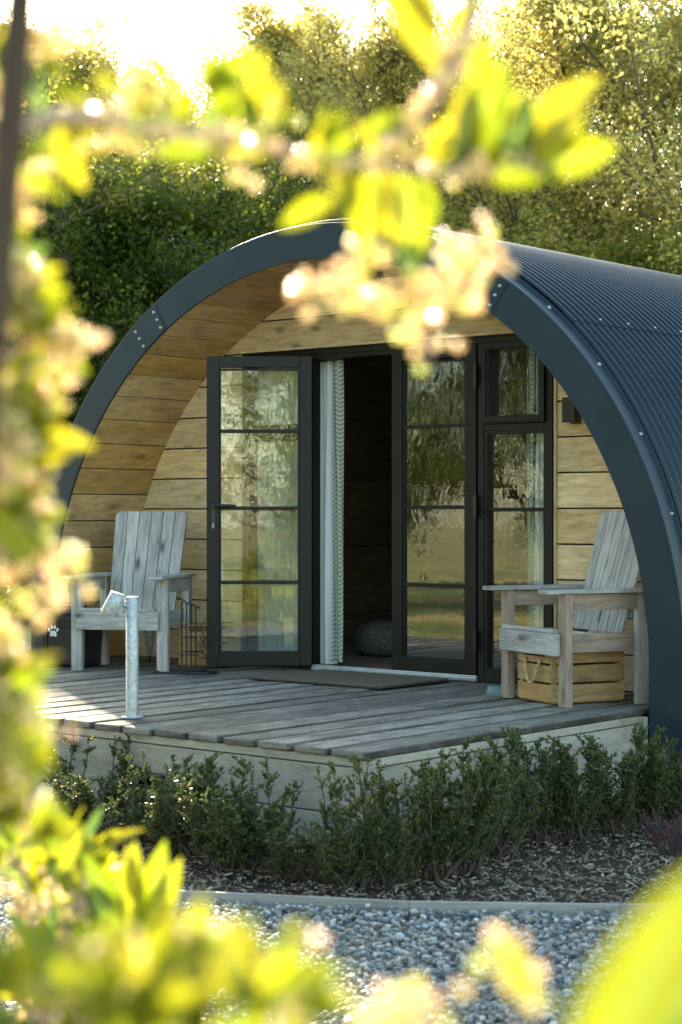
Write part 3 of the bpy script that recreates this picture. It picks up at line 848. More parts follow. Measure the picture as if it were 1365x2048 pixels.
ch=make_chair(M['grey_wood'])
tag(ch,'grey weathered slatted chair left of the open door, facing forward','chair','matching timber chairs on the deck')
ch.location=(-1.466,-.215,DZ); ch.rotation_euler=(0,0,math.atan2(.273,.56))
c2=make_chair(M['warm_wood']); tag(c2,'grey slatted chair with brown legs at the right end of the deck, over a crate','chair','matching timber chairs on the deck')
c2.location=(1.749,-.10,DZ); c2.rotation_euler=(0,0,math.atan2(-.23,.514))

# ------------------------------------------------ crates
def crate(name,loc,rz,L,Wd,H,label,rows=3):
    """short face toward -y, L along y"""
    e=empty(name,loc,rz); tag(e,label,'crate')
    mb=MB(); sh=H/rows; g=.012
    for r_ in range(rows):
        z=.008+sh*(r_+.5)
        for sx in(-1,1): mb.box((sx*(Wd/2-.005),L/2,z),(.009,L,sh-g))
        for yy in (.005,L-.005):
            if yy<.1 and r_==rows-1:
                # top end slat with hand slot
                mb.box((0,yy+.0,z-sh*.28),(Wd-.024,.012,sh*.32)); mb.box((0,yy,z+sh*.34),(Wd-.024,.012,sh*.16))
                for sx in(-1,1): mb.box((sx*(Wd/2-.045),yy,z+.005),(.055,.0115,sh*.8))
            else: mb.box((0,yy,z),(Wd-.024,.012,sh-g))
    mb.build('slats',M['crate_wood'],e,bevel=.002)
    mb=MB()
    for sx in(-1,1):
        for yy in (.022,L-.022): mb.box((sx*(Wd/2-.022),yy,H/2+.002),(.026,.024,H-.008))
    mb.box((0,L/2,.010),(Wd-.03,L-.03,.01)); mb.build('corner_blocks',M['crate_wood'],e,bevel=.002)
    # staples
    mb=MB()
    for r_ in range(rows):
        for sx in(-1,1):
            for dz in (-.018,.018):
                for q in (.014,.028): mb.box((sx*(Wd/2+.0002),q,.008+sh*(r_+.5)+dz),(.002,.003,.006)); 
                mb.box((sx*(Wd/2-.022),-.0015,.008+sh*(r_+.5)+dz),(.006,.002,.003))
    mb.build('nails',M['iron'],e)
    P=[]
    for i in range(25):
        a=i/24; P.append((-.075+.15*a,-.016-.012*math.sin(a*PI),H*.70-.11*math.sin(a*PI)+.012*(abs(a-.5)*2)**6))
    mb=MB(); mb.tube(P,.0075,8)
    for sx in(-1,1): mb.lathe([(0,-.014),(.012,-.008),(.014,0),(.012,.008),(0,.014)],(sx*.075,-.014,H*.70+.012),None,10)
    # twisted strand relief
    for s0 in (0,PI):
        Q=[]
        for i in range(61):
            a=i/60; p=Vector((-.075+.15*a,-.016-.012*math.sin(a*PI),H*.70-.11*math.sin(a*PI)))
            ph=a*30+s0; Q.append(p+Vector((0,math.cos(ph),math.sin(ph)))*.0045)
        mb.tube(Q,.005,6)
    mb.build('rope_handle',M['rope'],e)
    return e
rz2=math.atan2(-.23,.514)
crate('wooden_crate',(1.739,-.099,DZ),rz2,.47,.36,.315,'yellow slatted crate with rope handle under the right chair')
crate('wooden_crate',(-1.245,.40,DZ),R(39.5),.19,.42,.29,'pale slatted crate with rope handle, partly behind the open door leaf')
# ------------------------------------------------ door mat
t=NT('coir matting'); tc=t.n('TexCoord'); n=t.n('TexNoise',ins={'Vector':tc.outputs['Object'],'Scale':220.0,'Detail':4.0})
t.l(t.ramp(n.outputs[0],[(.3,(.07,.055,.035)),(.7,(.21,.165,.11))]),t.p.inputs['Base Color']); t.p.inputs['Roughness'].default_value=1; t.bump(n.outputs[0],1.0,.006); M['coir']=t.mat
m=empty('door_mat',(.11,.26,DZ),R(0)); tag(m,'brown coir door mat with dark rubber edge lying at the doorway','door mat')
mb=MB(); mb.box((0,0,.006),(1.08,.72,.008)); mb.build('rubber_edge',M['black'],m,bevel=.003)
mb=MB(); mb.box((0,0,.014),(1.03,.67,.012)); mb.build('coir_pile',M['coir'],m,bevel=.004)
# ------------------------------------------------ dog bowl
mb=MB(); mb.lathe([(.085,0),(.088,.004),(.072,.058),(.066,.060),(.060,.055),(.045,.028),(0,.024)],(1.385,.075,DZ),None,28)
tag(mb.build('dog_bowl',M['teal']),'small grey teal dog bowl by the right chair leg','dog bowl')

# ------------------------------------------------ pet waste bin
b=empty('pet_bin',(-2.07,-.09,DZ),R(20)); tag(b,'black lidded bin with white paw print beside the left chair','bin')
mb=MB()
def taperbox(mb,w0,d0,w1,d1,z0,z1):
    V=[(sx*w/2,sy*d/2,z) for w,d,z in((w0,d0,z0),(w1,d1,z1)) for sx,sy in((-1,-1),(1,-1),(1,1),(-1,1))]
    F=[(3,2,1,0),(4,5,6,7)]+[(i,(i+1)%4,4+(i+1)%4,4+i) for i in range(4)]
    mb.add(V,F,[[(0,0)]*4]*6)
taperbox(mb,.33,.26,.36,.29,0,.355)
mb.build('bin_body',M['black'],b,bevel=.012)
mb=MB(); mb.box((0,-.146,.14),(.22,.012,.24)); mb.box((-.125,-.146,.2),(.018,.016,.27)); mb.box((.125,-.146,.2),(.018,.016,.27)); mb.box((0,-.15,.325),(.34,.016,.02)); mb.build('front_panel',M['black'],b,bevel=.004)
mb=MB(); taperbox(mb,.385,.315,.35,.28,.356,.392); mb.box((0,-.01,.402),(.2,.06,.022)); mb.build('lid',M['black'],b,bevel=.008)
mb=MB(); 
def disc(mb,cx_,cz_,rx,rz_,rot=0,y=-.1535):
    n=18;V=[];
    for yy in (y,y+.0016):
        for k in range(n):
            a=2*PI*k/n; u=rx*math.cos(a);v=rz_*math.sin(a)
            V.append((cx_+u*math.cos(rot)-v*math.sin(rot),yy,cz_+u*math.sin(rot)+v*math.cos(rot)))
    mb.add(V,[tuple(range(n))[::-1]]+[(k,(k+1)%n,n+(k+1)%n,n+k) for k in range(n)],[[(0,0)]*n]+[[(0,0)]*4]*n)
px_,pz_=-.068,.235
disc(mb,px_,pz_-.008,.024,.018); disc(mb,px_-.014,pz_-.018,.013,.012); disc(mb,px_+.014,pz_-.018,.013,.012,y=-.1539)
for dx,dz,r_ in((-.032,.016,.35),(-.012,.034,.12),(.012,.034,-.12),(.032,.016,-.35)): disc(mb,px_+dx,pz_+dz,.0085,.014,r_)
mb.build('paw_print',M['white_paint'],b)

# ------------------------------------------------ garden spike torch
e=empty('garden_torch',(-1.72,.30,DZ)); tag(e,'small grey cone torch on a black spike under the left chair','garden torch')
mb=MB(); mb.lathe([(0,.06),(.012,.06),(.045,.25),(.047,.27),(0,.27)],(0,0,0),None,18); mb.build('cone',M['galv'],e)
mb=MB(); mb.lathe([(0,0),(.006,.01),(.010,.07),(.010,.09),(0,.09)],(0,0,0),None,10); mb.build('spike',M['black'],e)

# ------------------------------------------------ iron stand
e=empty('fireside_stand',(-1.03,-.02,DZ),R(25)); tag(e,'black iron rod stand with hooked bars in front of the pale crate','iron stand')
mb=MB(); mb.tube([(-.20,-.10,.008),(.16,-.10,.008),(.19,-.06,.008),(.19,.06,.008),(-.17,.10,.008),(-.20,.04,.008),(-.20,-.10,.008)],.007,8)
mb.tube([(-.1,-.08,.012),(.0,.0,.012),(.1,.08,.012)],.006,8); mb.build('base',M['iron'],e)
for k in range(4):
    x_=-.035+k*.028; y_=-.02+k*.01; h=.455-.012*k
    mb=MB(); P=[(x_,y_,.01),(x_,y_,h)]+[(x_+.014-.014*math.cos(a),y_,h+.016*math.sin(a)) for a in np.linspace(.3,PI*1.1,7)]
    mb.tube(P,.0055,7); mb.build('rod',M['iron'],e)
mb=MB()
for z in (.12,.30): mb.tube([(-.05,-.02,z),(.07,.01,z)],.004,6)
for z in (.10,.2,.3): mb.tube([(.06,.02,z),(.26,.06,z)],.003,6)
zg=[(.07,.35),(.11,.42),(.15,.42),(.19,.34),(.15,.26),(.12,.26),(.07,.35)]
for dz in (0,-.12): mb.tube([(a,.04,b-.06+dz) for a,b in zg],.003,6)
mb.build('wire_basket',M['iron'],e)

# ------------------------------------------------ galvanised post
e=empty('steel_post',(.583,-2.04,DZ)); tag(e,'galvanised steel post with tilted pipe cap at the front edge of the deck','post')
mb=MB(); mb.lathe([(.0,.617),(.030,.617),(.0325,.614),(.0325,0)],(0,0,0),None,28); mb.build('tube',M['galv'],e)
mb=MB(); mb.lathe([(.0,.006),(.055,.006),(.058,0)],(0,0,0),None,28); mb.build('base_flange',M['galv'],e)
u=RT*-1
Mx=(Matrix.Rotation(R(0),3,'Z'))
tilt=Matrix.Rotation(R(20),3,FW) 
c0=Vector((0,0,.578))-RT*.092
mb=MB(); mb.lathe([(0,-.058),(.052,-.058),(.055,-.054),(.040,.056),(.037,.060),(0,.060)],c0,tilt,28); mb.build('pipe_cap',M['galv'],e)
mb=MB(); mb.tube([c0+RT*.03+Vector((0,0,.005)),Vector((0,0,.575))],.010,10)
V,F=ICO2; mb.add([Vector(v)*.019+Vector((0,0,.575))-RT*.034 for v in V],[tuple(f) for f in F],[[(0,0)]*3]*len(F),0,True); mb.build('ball_joint',M['galv'],e)

# ------------------------------------------------ hedge shrubs
def leafquads(P,Dv,L,W,up=None):
    """one folded leaf per point: 6 verts,4 tris -> quads 2 ; returns V,F(quads),uv"""
    n=len(P); Dv=Dv/np.linalg.norm(Dv,axis=1)[:,None]
    r=rng.normal(size=(n,3)) if up is None else up+rng.normal(size=(n,3))*.45
    S_=np.cross(Dv,r); S_/=np.linalg.norm(S_,axis=1)[:,None]+1e-9; Nn=np.cross(S_,Dv)
    L=L[:,None];W=W[:,None]
    b=P; t=P+Dv*L; mid=.5
    l=P+Dv*L*mid+S_*W+Nn*W*.35; rr=P+Dv*L*mid-S_*W+Nn*W*.35
    V=np.stack([b,rr,t,l],1).reshape(-1,3)
    F=np.arange(n*4).reshape(n,4)
    return V,F
def hedge_mesh(seed,h,spread,nst,dens):
    r=random.Random(seed); mb=MB(); LP=[];LD=[]
    for i in range(nst):
        a=r.uniform(0,2*PI); rr=spread*math.sqrt(r.random()); 
        base=Vector((.05*r.uniform(-1,1),.05*r.uniform(-1,1),-.02)); hh=h*r.uniform(.55,1.0)
        top=Vector((rr*math.cos(a),rr*math.sin(a),hh)); mid=base.lerp(top,.5)+Vector((math.cos(a)*.04,math.sin(a)*.04,-.02))
        P=[base,base.lerp(mid,.5)+Vector((r.uniform(-.01,.01),r.uniform(-.01,.01),0)),mid,mid.lerp(top,.5)+Vector((r.uniform(-.012,.012),r.uniform(-.012,.012),0)),top]
        mb.tube(P,[.006,.005,.004,.003,.0015],5,cap=False)
        def onstem(t): 
            t*=4; k=min(3,int(t)); return P[k].lerp(P[k+1],t-k)
        nt=int(16*dens)
        tw=[(onstem(1.0),Vector((0,0,1)),.03)]
        for q in range(nt):
            t=r.uniform(.22,.98); p=onstem(t); b=r.uniform(0,2*PI)
            d=Vector((math.cos(b),math.sin(b),r.uniform(.5,1.3))).normalized(); L=r.uniform(.05,.13)*(1.15-t*.6)
            e=p+d*L; mb.tube([p,e],[.002,.001],4,cap=False); tw.append((e,d,L))
            tw.append((p.lerp(e,.55),d,L))
        for e,d,L in tw:
            m_=r.randint(13,20)
            for q in range(m_):
                s_=r.random(); pp=e-d*(s_*min(L,.05)); dd=Vector((r.uniform(-1,1),r.uniform(-1,1),r.uniform(-.5,1))).normalized()*.9+d*.55
                LP.append(pp[:]); LD.append(dd[:])
    LP=np.array(LP);LD=np.array(LD); n=len(LP)
    V,F=leafquads(LP,LD,rng.uniform(.011,.021,n),rng.uniform(.0034,.0058,n))
    return mb,V,F
def plant(name,seed,h,spread,nst,dens,leafm,stem):
    e=empty(name); mb,V,F=hedge_mesh(seed,h,spread,nst,dens)
    mb.build('stems',stem,e); npmesh('foliage',V,F,leafm,e)
    return e
hv=[plant('hedge_shrub',i,1.0*hh,.17,ns,dn,M['hedge_leaf'],M['hedge_stem']) for i,(hh,ns,dn) in enumerate(((.50,11,.9),(.50,7,.75),(.50,17,1.2),(.50,6,.7)))]
hs=[ # px, base py, height, variant, extra
(150,1640,.50,1),(240,1650,.46,0),(305,1685,.44,1),(385,1715,.45,0),(445,1735,.50,2),(535,1740,.50,1),(640,1765,.36,3),(725,1770,.54,0),
(830,1760,.50,0),(880,1755,.59,2),(940,1745,.62,2),(1010,1715,.44,0),(1090,1685,.57,2),(1160,1680,.53,2),(1240,1670,.50,2),(1315,1665,.53,2),(1370,1665,.46,0),(60,1610,.45,1),(-30,1590,.45,0),(1440,1650,.5,2),
(175,1668,.34,2),(265,1690,.26,0),(350,1712,.33,2),(490,1742,.36,2),(585,1760,.24,0),(690,1775,.30,0),(780,1772,.34,2)]
HL=['wispy dark hedge shrub at the left front of the deck, tall sprig tip','sunlit hedge shrub just left of the steel post','sunlit thin hedge shrub beside the small skirt light','bushy hedge shrub just right of the skirt light','broad hedge shrub with two blunt tops before the deck front','slim hedge shrub with one pointed sprig in front of the deck skirt','lowest thin hedge shrub left of the deck corner','loose hedge shrub directly before the deck corner','low spreading hedge shrub just right of the deck corner','tall dark hedge shrub with sprig reaching the deck edge, near corner','tallest dense hedge shrub right of the deck corner','short hedge shrub in the gap along the right side of the deck','dense hedge shrub below the right chair front leg','dense hedge shrub below the crate','bushy hedge shrub near the foot of the arch rim','hedge shrub against the right foot of the arch','hedge shrub at the right edge of the photo beyond the arch foot','hedge shrub at the far left behind the yellow leaves','hedge shrub outside the left edge, hidden by yellow leaves','hedge shrub past the right edge along the cabin side',
'low bushy shrub at the foot of the tall left front sprig','low bushy shrub on the ground below the steel post','low bushy shrub on the ground below the skirt light','low bushy shrub left of the slim pointed sprig','lowest straggly shrub in the gap of the front row','low bushy shrub on the bark just left of the deck corner','low bushy shrub on the bark just right of the deck corner']
used=set()
for i,(px,py,h,v) in enumerate(hs):
    d=FPX*1.55/(py-1021); g=gnd(px,d)
    if v in used: o=copy_tree(hv[v])
    else: o=hv[v]; used.add(v)
    o.location=(g.x,g.y,0); s_=h/.5; w_=random.uniform(.75,1.15); o.scale=(w_,w_,s_); o.rotation_euler=(random.uniform(-.16,.16),random.uniform(-.16,.16),random.uniform(0,6.28))
    tag(o,HL[i],'shrub','low hedge shrubs planted along the deck')
# heather
def heather(name,g,label,h=.16):
    e=empty(name,(g.x,g.y,0)); tag(e,label,'heather','purple heather plants in the bark bed')
    mb=MB(); LP=[];LD=[]
    for i in range(60):
        a=random.uniform(0,6.28); r_=.15*math.sqrt(random.random()); top=Vector((r_*math.cos(a),r_*math.sin(a),h*random.uniform(.5,1)))
        b=Vector((top.x*.25,top.y*.25,-.01)); mb.tube([b,top],[.002,.001],4,cap=False)
        for q in range(55):
            t=random.uniform(.35,1); LP.append(b.lerp(top,t)[:]); LD.append((random.uniform(-1,1),random.uniform(-1,1),random.uniform(0,1)))
    mb.build('stems',M['hedge_stem'],e); LP=np.array(LP);LD=np.array(LD)
    V,F=leafquads(LP,LD,rng.uniform(.006,.012,len(LP)),rng.uniform(.0015,.003,len(LP))); npmesh('foliage',V,F,M['heather_leaf'],e)
heather('heather_plant',gnd(965,8.35),'low reddish heather plant in the middle of the bark mulch')
heather('heather_plant',gnd(1345,8.3),'purple flowering heather at the right edge of the bark bed',.22)

# ------------------------------------------------ trees
def tree_mesh(seed,h,crown_r,crown_z0,nleaf,leafL,airy,limbs=16,trunk_r=.13,clump=.30):
    r=random.Random(seed); mb=MB(); ends=[]
    P=[Vector((0,0,-.2))]
    x=y=0
    K=8
    for i in range(1,K+1):
        x+=r.uniform(-.12,.12)*h/8; y+=r.uniform(-.12,.12)*h/8; P.append(Vector((x,y,h*.86*i/K)))
    mb.tube(P,[trunk_r*(1-.85*i/K) for i in range(K+1)],8,cap=False)
    def onT(t):
        t*=K;k=min(K-1,int(t)); return P[k].lerp(P[k+1],t-k)
    for i in range(limbs):
        t=crown_z0+(1-crown_z0)*((i+r.random())/limbs)
        p=onT(t); a=i*2.4+r.uniform(-.5,.5)
        prof=math.sin(PI*min(1,max(.12,(t-crown_z0)/(1-crown_z0)*.75+.2)))
        L=crown_r*prof*r.uniform(.5,1.45)
        up=.25+.9*t
        d=Vector((math.cos(a),math.sin(a),up)).normalized()
        Q=[p];dd=d.copy();q=p.copy()
        for s_ in range(5):
            dd=(dd+Vector((r.uniform(-.28,.28),r.uniform(-.28,.28),r.uniform(-.12,.22)))).normalized(); q=q+dd*L/5; Q.append(q.copy())
        r0=trunk_r*.46*(1.2-t); mb.tube(Q,[r0,r0*.75,r0*.55,r0*.4,r0*.25,r0*.12],5,cap=False)
        for s_ in range(9):
            k=r.uniform(1.0,5.0); kk=min(4,int(k)); b0=Q[kk].lerp(Q[kk+1],k-kk); L2=L*r.uniform(.18,.42)
            d2=(dd*.4+Vector((r.uniform(-1,1),r.uniform(-1,1),r.uniform(-.35,1)))).normalized()
            m1=b0+d2*L2*.5+Vector((r.uniform(-.05,.05),)*3); e=b0+(d2+Vector((0,0,.15)))*L2
            mb.tube([b0,m1,e],[r0*.3,r0*.2,.004],4,cap=False)
            ends.append((e,L2)); ends.append((m1,L2))
            for w in range(3):
                d3=(d2+Vector((r.uniform(-1,1),r.uniform(-1,1),r.uniform(-.6,.9)))*.9).normalized(); e3=m1.lerp(e,r.random())+d3*L2*.55
                mb.tube([m1.lerp(e,.3*w),e3],[.006,.003],3,cap=False); ends.append((e3,L2*.6))
    E=np.array([e[:] for e,_ in ends]); n=nleaf
    idx=rng.integers(0,len(E),n); wts=rng.random(len(E)); 
    keep=wts>airy; ii=np.where(keep)[0]; idx=ii[rng.integers(0,len(ii),n)]
    cs=rng.uniform(.45,1.5,len(E)); off=rng.normal(size=(n,3))*clump*cs[idx][:,None]*np.array([1,1,.75]); LP=E[idx]+off
    LP[:,2]=np.maximum(LP[:,2],.15)
    LD=rng.normal(size=(n,3))+np.array([0,0,-.3])
    V,F=leafquads(LP,LD,rng.uniform(.6,1.3,n)*leafL,rng.uniform(.22,.36,n)*leafL,up=np.array([0,0,1.2]))
    return mb,V,F
def tree(name,args,leafm):
    e=empty(name); mb,V,F=tree_mesh(*args[:7],**args[7]); mb.build('trunk',M['bark'],e); npmesh('crown',V,F,leafm,e); return e
TV={
 'dense':tree('dense_tree',(11,7.2,2.6,.06,70000,.085,.12,dict(limbs=34,clump=.21)),M['leaf_dark']),
 'dense2':tree('dense_tree',(12,7.2,2.8,.05,66000,.085,.15,dict(limbs=34,clump=.22)),M['leaf_mid']),
 'airy':tree('airy_tree',(21,10,2.9,.16,40000,.075,.42,dict(limbs=34,trunk_r=.2,clump=.16)),M['leaf_light']),
 'airy2':tree('airy_tree',(22,10,3.2,.12,50000,.075,.38,dict(limbs=36,trunk_r=.2,clump=.17)),M['leaf_light']),
 'oak':tree('broad_tree',(31,10.5,3.6,.10,80000,.085,.2,dict(limbs=44,trunk_r=.2,clump=.2)),M['leaf_light']),
}
TR=[ # px,D,height m,variant,label
(40,26,7.3,'dense2','mid green bushy tree at the far left behind the arch'),
(175,25,5.9,'dense','dark dense tree left of the arch top'),
(345,26,6.2,'dense','darkest dense tree right behind the left curve of the arch'),
(515,28,6.4,'dense','dark bushy tree rising over the left crown of the arch'),
(690,29,5.9,'dense2','yellow green bushy tree just above the arch top'),
(-10,30,10.2,'airy2','sunlit airy tree in the top left corner'),
(600,31,9.6,'airy','thin leaved tree with bare twisting branches, top centre'),
(800,30,10.4,'airy2','airy yellow tree right of the top centre'),
(985,33,9.6,'airy','slender open tree between the airy tree and the big right tree'),
(1190,28,10.6,'oak','big pale yellow broad tree at the top right'),
(1420,25,10.0,'oak','tall broad tree cut by the right edge of the photo'),
(920,27,5.8,'dense2','bushy green tree behind the roof ridge, centre right'),
(1080,25,5.2,'dense2','low dark bushy tree behind the roof, right of centre'),
(1260,24,5.3,'dense2','low bushy tree behind the roof near the right edge'),
(1400,23,5.0,'dense2','lowest bushy tree at the right edge above the roof'),
(430,38,7.5,'oak','far pale tree showing between the dark trees and the sky'),
(95,34,10.6,'oak','tall full tree with sunlit twigs, second from the left edge'),
(330,33,9.8,'airy2','rounded airy tree under the white sky above the dark trees'),
(640,36,12.3,'airy2','tall airy tree reaching the top edge left of centre'),
(180,31,8.4,'airy2','yellowish airy tree behind the two left dark trees'),
(50,38,12.4,'airy2','tallest open tree behind the left edge leaves'),
(260,37,11.2,'airy2','airy tree rising into the bright sky gap, left'),
(540,33,11.4,'airy2','spreading airy tree left of the bare branched tree'),
(240,36,8.6,'airy','far thin tree below the bright sky gap, left'),
(690,36,11.5,'airy2','tall thin tree behind the centre airy trees'),
(900,38,12.5,'airy','tallest far thin tree right of centre'),
(480,35,9.2,'airy','thin sunlit tree under the white sky, left of centre'),
(1080,32,11,'airy2','thin yellow tree between the open tree and the big pale tree'),
(110,40,9.0,'oak','far tall tree behind the left bushy trees'),
(760,42,9.5,'oak','far tree filling the gap behind the arch top'),
(1050,40,10.0,'oak','far tree behind the airy trees on the right'),
]
used=set()
def place_tree(v,x,y,h,label,group):
    base={'dense':7.2,'dense2':7.2,'airy':10,'airy2':10,'oak':10.5}[v]
    if v in used: o=copy_tree(TV[v])
    else: o=TV[v]; used.add(v)
    s_=h/base; sw=.5+.5*s_
    o.location=(x,y,0); o.scale=(sw,sw,s_); o.rotation_euler=(0,0,random.uniform(0,6.28)); tag(o,label,'tree',group)
for px,D,h,v,lab in TR:
    g=gnd(px,D); place_tree(v,g.x,g.y,h,lab,'trees behind the cabin')
# trees on the far side of the lawn, behind the photographer, that the panes reflect
RTREE=[(-12.5,-14.5,12,'dense','large tree across the lawn reflected in the closed door panes'),
(-8,-18,12,'airy','leafy tree reflected in the right side window'),
(-17,-12,11.5,'airy2','bushy dark tree reflected low in the closed door'),
(-3.5,-22,12,'dense','thin tree across the lawn reflected beside the curtain'),
(-13,-21,13,'dense','dark tree behind the large reflected tree'),
(-19,-20,14,'dense','bushy tree at the end of the reflected lawn'),
(1,-26,13,'oak','broad tree behind the photographer, reflected in the side window edge'),
(18,-24,7.5,'dense2','bushy tree mirrored at the top of the open door'),
(22,-20,8.5,'oak','tall tree mirrored in the upper pane of the open door'),
(13,-29,8.5,'oak','tree mirrored in the middle of the open door'),]
for x,y,h,v,lab in RTREE: place_tree(v,x,y,h,lab,'trees behind the photographer')

n=36000; x=rng.uniform(-26,24,n); y=rng.uniform(-30,-9,n); 
ce=rng.uniform(-1,1,(260,2))*np.array([25,11])+np.array([-1,-20]); ci=rng.integers(0,260,n); r_=rng.normal(0,.45,(n,2)); x=ce[ci,0]+r_[:,0]; y=ce[ci,1]+r_[:,1]
k=((x-7.5)*(-FW.x)+(y+8.57)*(-FW.y)>1.5); x=x[k];y=y[k];n=len(x)
LD=rng.normal(size=(n,3))*.35+np.array([0,0,1.0]); V,F=leafquads(np.stack([x,y,np.full(n,-.03)],1),LD,rng.uniform(.15,.5,n),rng.uniform(.006,.014,n))
o=npmesh('meadow_grass',V,F,M['leaf_mid']); tag(o,'tufts of tall sunlit meadow grass mirrored in the door panes','grass',kind='stuff')

# ------------------------------------------------ foreground plants
class Plant:
    def __init__(s,name,label,cat='shrub'):
        s.e=empty(name); tag(s.e,label,cat); s.leaf=MB(); s.dark=MB(); s.stem=MB(); s.buds=[]
    def lf(s,P,Q,w,nrm,curl=.12,dark=False):
        P=Vector(P);Q=Vector(Q);d=Q-P;L=d.length;x=d/L
        n_=Vector(nrm); n_=(n_-x*n_.dot(x)).normalized(); y=n_.cross(x)
        nu,nv=8,5;pts=[]
        for i in range(nu):
            t=i/(nu-1); ww=w*L*(math.sin(PI*t**.85)**.8 if 0<t<1 else .02)*.5
            c=P+x*(L*t)+n_*(-curl*L*(t*t)*1.0+ curl*L*.3*t)
            for j in range(nv):
                v=j/(nv-1)*2-1; pts.append(c+y*(ww*v)+n_*(abs(v)*ww*.35+random.uniform(-1,1)*ww*.03))
        (s.dark if dark else s.leaf).grid(pts,nu,nv,uvf=lambda i,j:(i/(nu-1),j/(nv-1)))
    def leafpx(s,x0,y0,x1,y1,d,w=.38,dd=0,face=None,dark=False,curl=.12):
        P=at(x0,y0,d);Q=at(x1,y1,d+dd)
        n_=-FW+Vector((random.uniform(-.6,.6),random.uniform(-.6,.6),random.uniform(-.5,.7))) if face is None else Vector(face)
        s.lf(P,Q,w,n_,curl,dark)
    def whorl(s,px,py,d,n,L,ang=90,spread=75,dark=.12,w=.36):
        """n leaves of L metres fanning round direction ang (deg, 90 = up in the picture)"""
        c=at(px,py,d)
        for k in range(n):
            a=R(ang+random.uniform(-spread,spread)); dep=random.uniform(-.6,.6)
            D_=(RT*math.cos(a)+Vector((0,0,math.sin(a)))+FW*dep).normalized(); l=L*random.uniform(.65,1.2)
            nn=Vector((random.uniform(-1,1),random.uniform(-1,1),random.uniform(-.4,1)))-FW*.5
            s.lf(c+D_*.006,c+D_*l,w*random.uniform(.8,1.15),nn,random.uniform(.03,.2),random.random()<dark)
    def cluster(s,pts,d,spread,n,rad=.0036):
        """flower buds strung along pixel polyline"""
        W=[at(a,b,d) for a,b in pts]
        s.stem.tube(W,.0016,6)
        for i in range(n):
            k=random.uniform(0,len(W)-1.001); q=int(k); p=W[q].lerp(W[q+1],k-q)
            o=Vector((random.gauss(0,1),random.gauss(0,1),random.gauss(0,.8)))*spread
            s.buds.append((p+o,rad*random.uniform(.7,1.35)))
            if i%3==0: s.stem.tube([p,p+o],[.0009,.0006],4,cap=False)
    def finish(s):
        s.stem.build('stems',M['twig'],s.e)
        if s.leaf.v: s.leaf.build('foliage',M['fg_leaf'],s.e)
        if s.dark.v: s.dark.build('old_leaves',M['fg_dark'],s.e)
        if s.buds:
            n=len(s.buds); P=np.array([b[0][:] for b in s.buds]); r_=np.array([b[1] for b in s.buds])
            S3=np.stack([r_,r_,r_*1.35],1); scatter('flower_buds',P,S3,rotmats(n),ICO1,M['bud'],True,.04,s.e)['kind']='stuff'
# A: left shrub
A=Plant('flowering_shrub','tall flowering shrub close to the lens down the left edge')
g0=gnd(-160,1.5)
main=[g0,at(-120,2600,1.5),at(-60,1700,1.45),at(-50,1300,1.45),at(-40,900,1.45),at(-20,500,1.45)]
A.stem.tube(main,[.012,.011,.009,.008,.006,.004],8)
random.seed(21)
def ext(py): return float(np.interp(py,[440,560,620,700,760,880,960,1060,1150,1200,1280,1330,1450,1560,1660],[30,90,150,190,130,150,90,120,140,30,20,90,100,90,140]))
for i in range(92):
    py=random.uniform(470,1680); L=random.uniform(.034,.052); px=ext(py)-random.uniform(75,170)
    A.whorl(px,py,random.uniform(1.46,1.54),5,L,random.uniform(20,110),55,dark=.03)
    if i%2: A.stem.tube([at(-50,py+120,1.45),at(px,py,1.5)],[.003,.0018],5)
for i in range(24):
    py=random.uniform(500,1680); px=ext(py)-random.uniform(45,150); A.cluster([(px,py),(px+random.uniform(5,45),py-random.uniform(-10,50))],random.uniform(1.42,1.58),.009,16)
for i in range(12):
    py=random.uniform(20,440); px=random.uniform(-20,60); A.cluster([(px,py),(px+random.uniform(-20,40),py-random.uniform(10,50))],1.5,.008,14)
A.leafpx(45,880,192,885,1.5,.42,face=-FW+Vector((0,0,.6)),curl=.1)
A.leafpx(-20,1010,70,1130,1.4,.4); A.leafpx(10,1400,105,1330,1.4,.5); A.leafpx(80,1560,30,1360,1.4,.45)
for pts,d,sp,n_ in (([(20,560),(60,600),(100,640),(180,690)],1.5,.010,46),([(40,640),(120,690),(150,720),(120,760)],1.5,.010,40),([(0,690),(60,740),(110,820)],1.5,.009,26),
    ([(10,940),(60,960),(110,930)],1.5,.008,20),([(20,1010),(70,1000),(110,1030)],1.5,.008,22),([(40,1090),(110,1100),(150,1140)],1.5,.009,30),
    ([(10,1130),(80,1160),(100,1200),(60,1230)],1.5,.010,34),([(0,830),(40,900),(30,980)],1.45,.010,28),([(0,340),(60,350),(90,330)],1.5,.008,20),([(20,400),(20,440)],1.5,.008,14),([(30,1400),(90,1440)],1.4,.01,20)):
    A.cluster(pts,d,sp,n_)
A.finish()
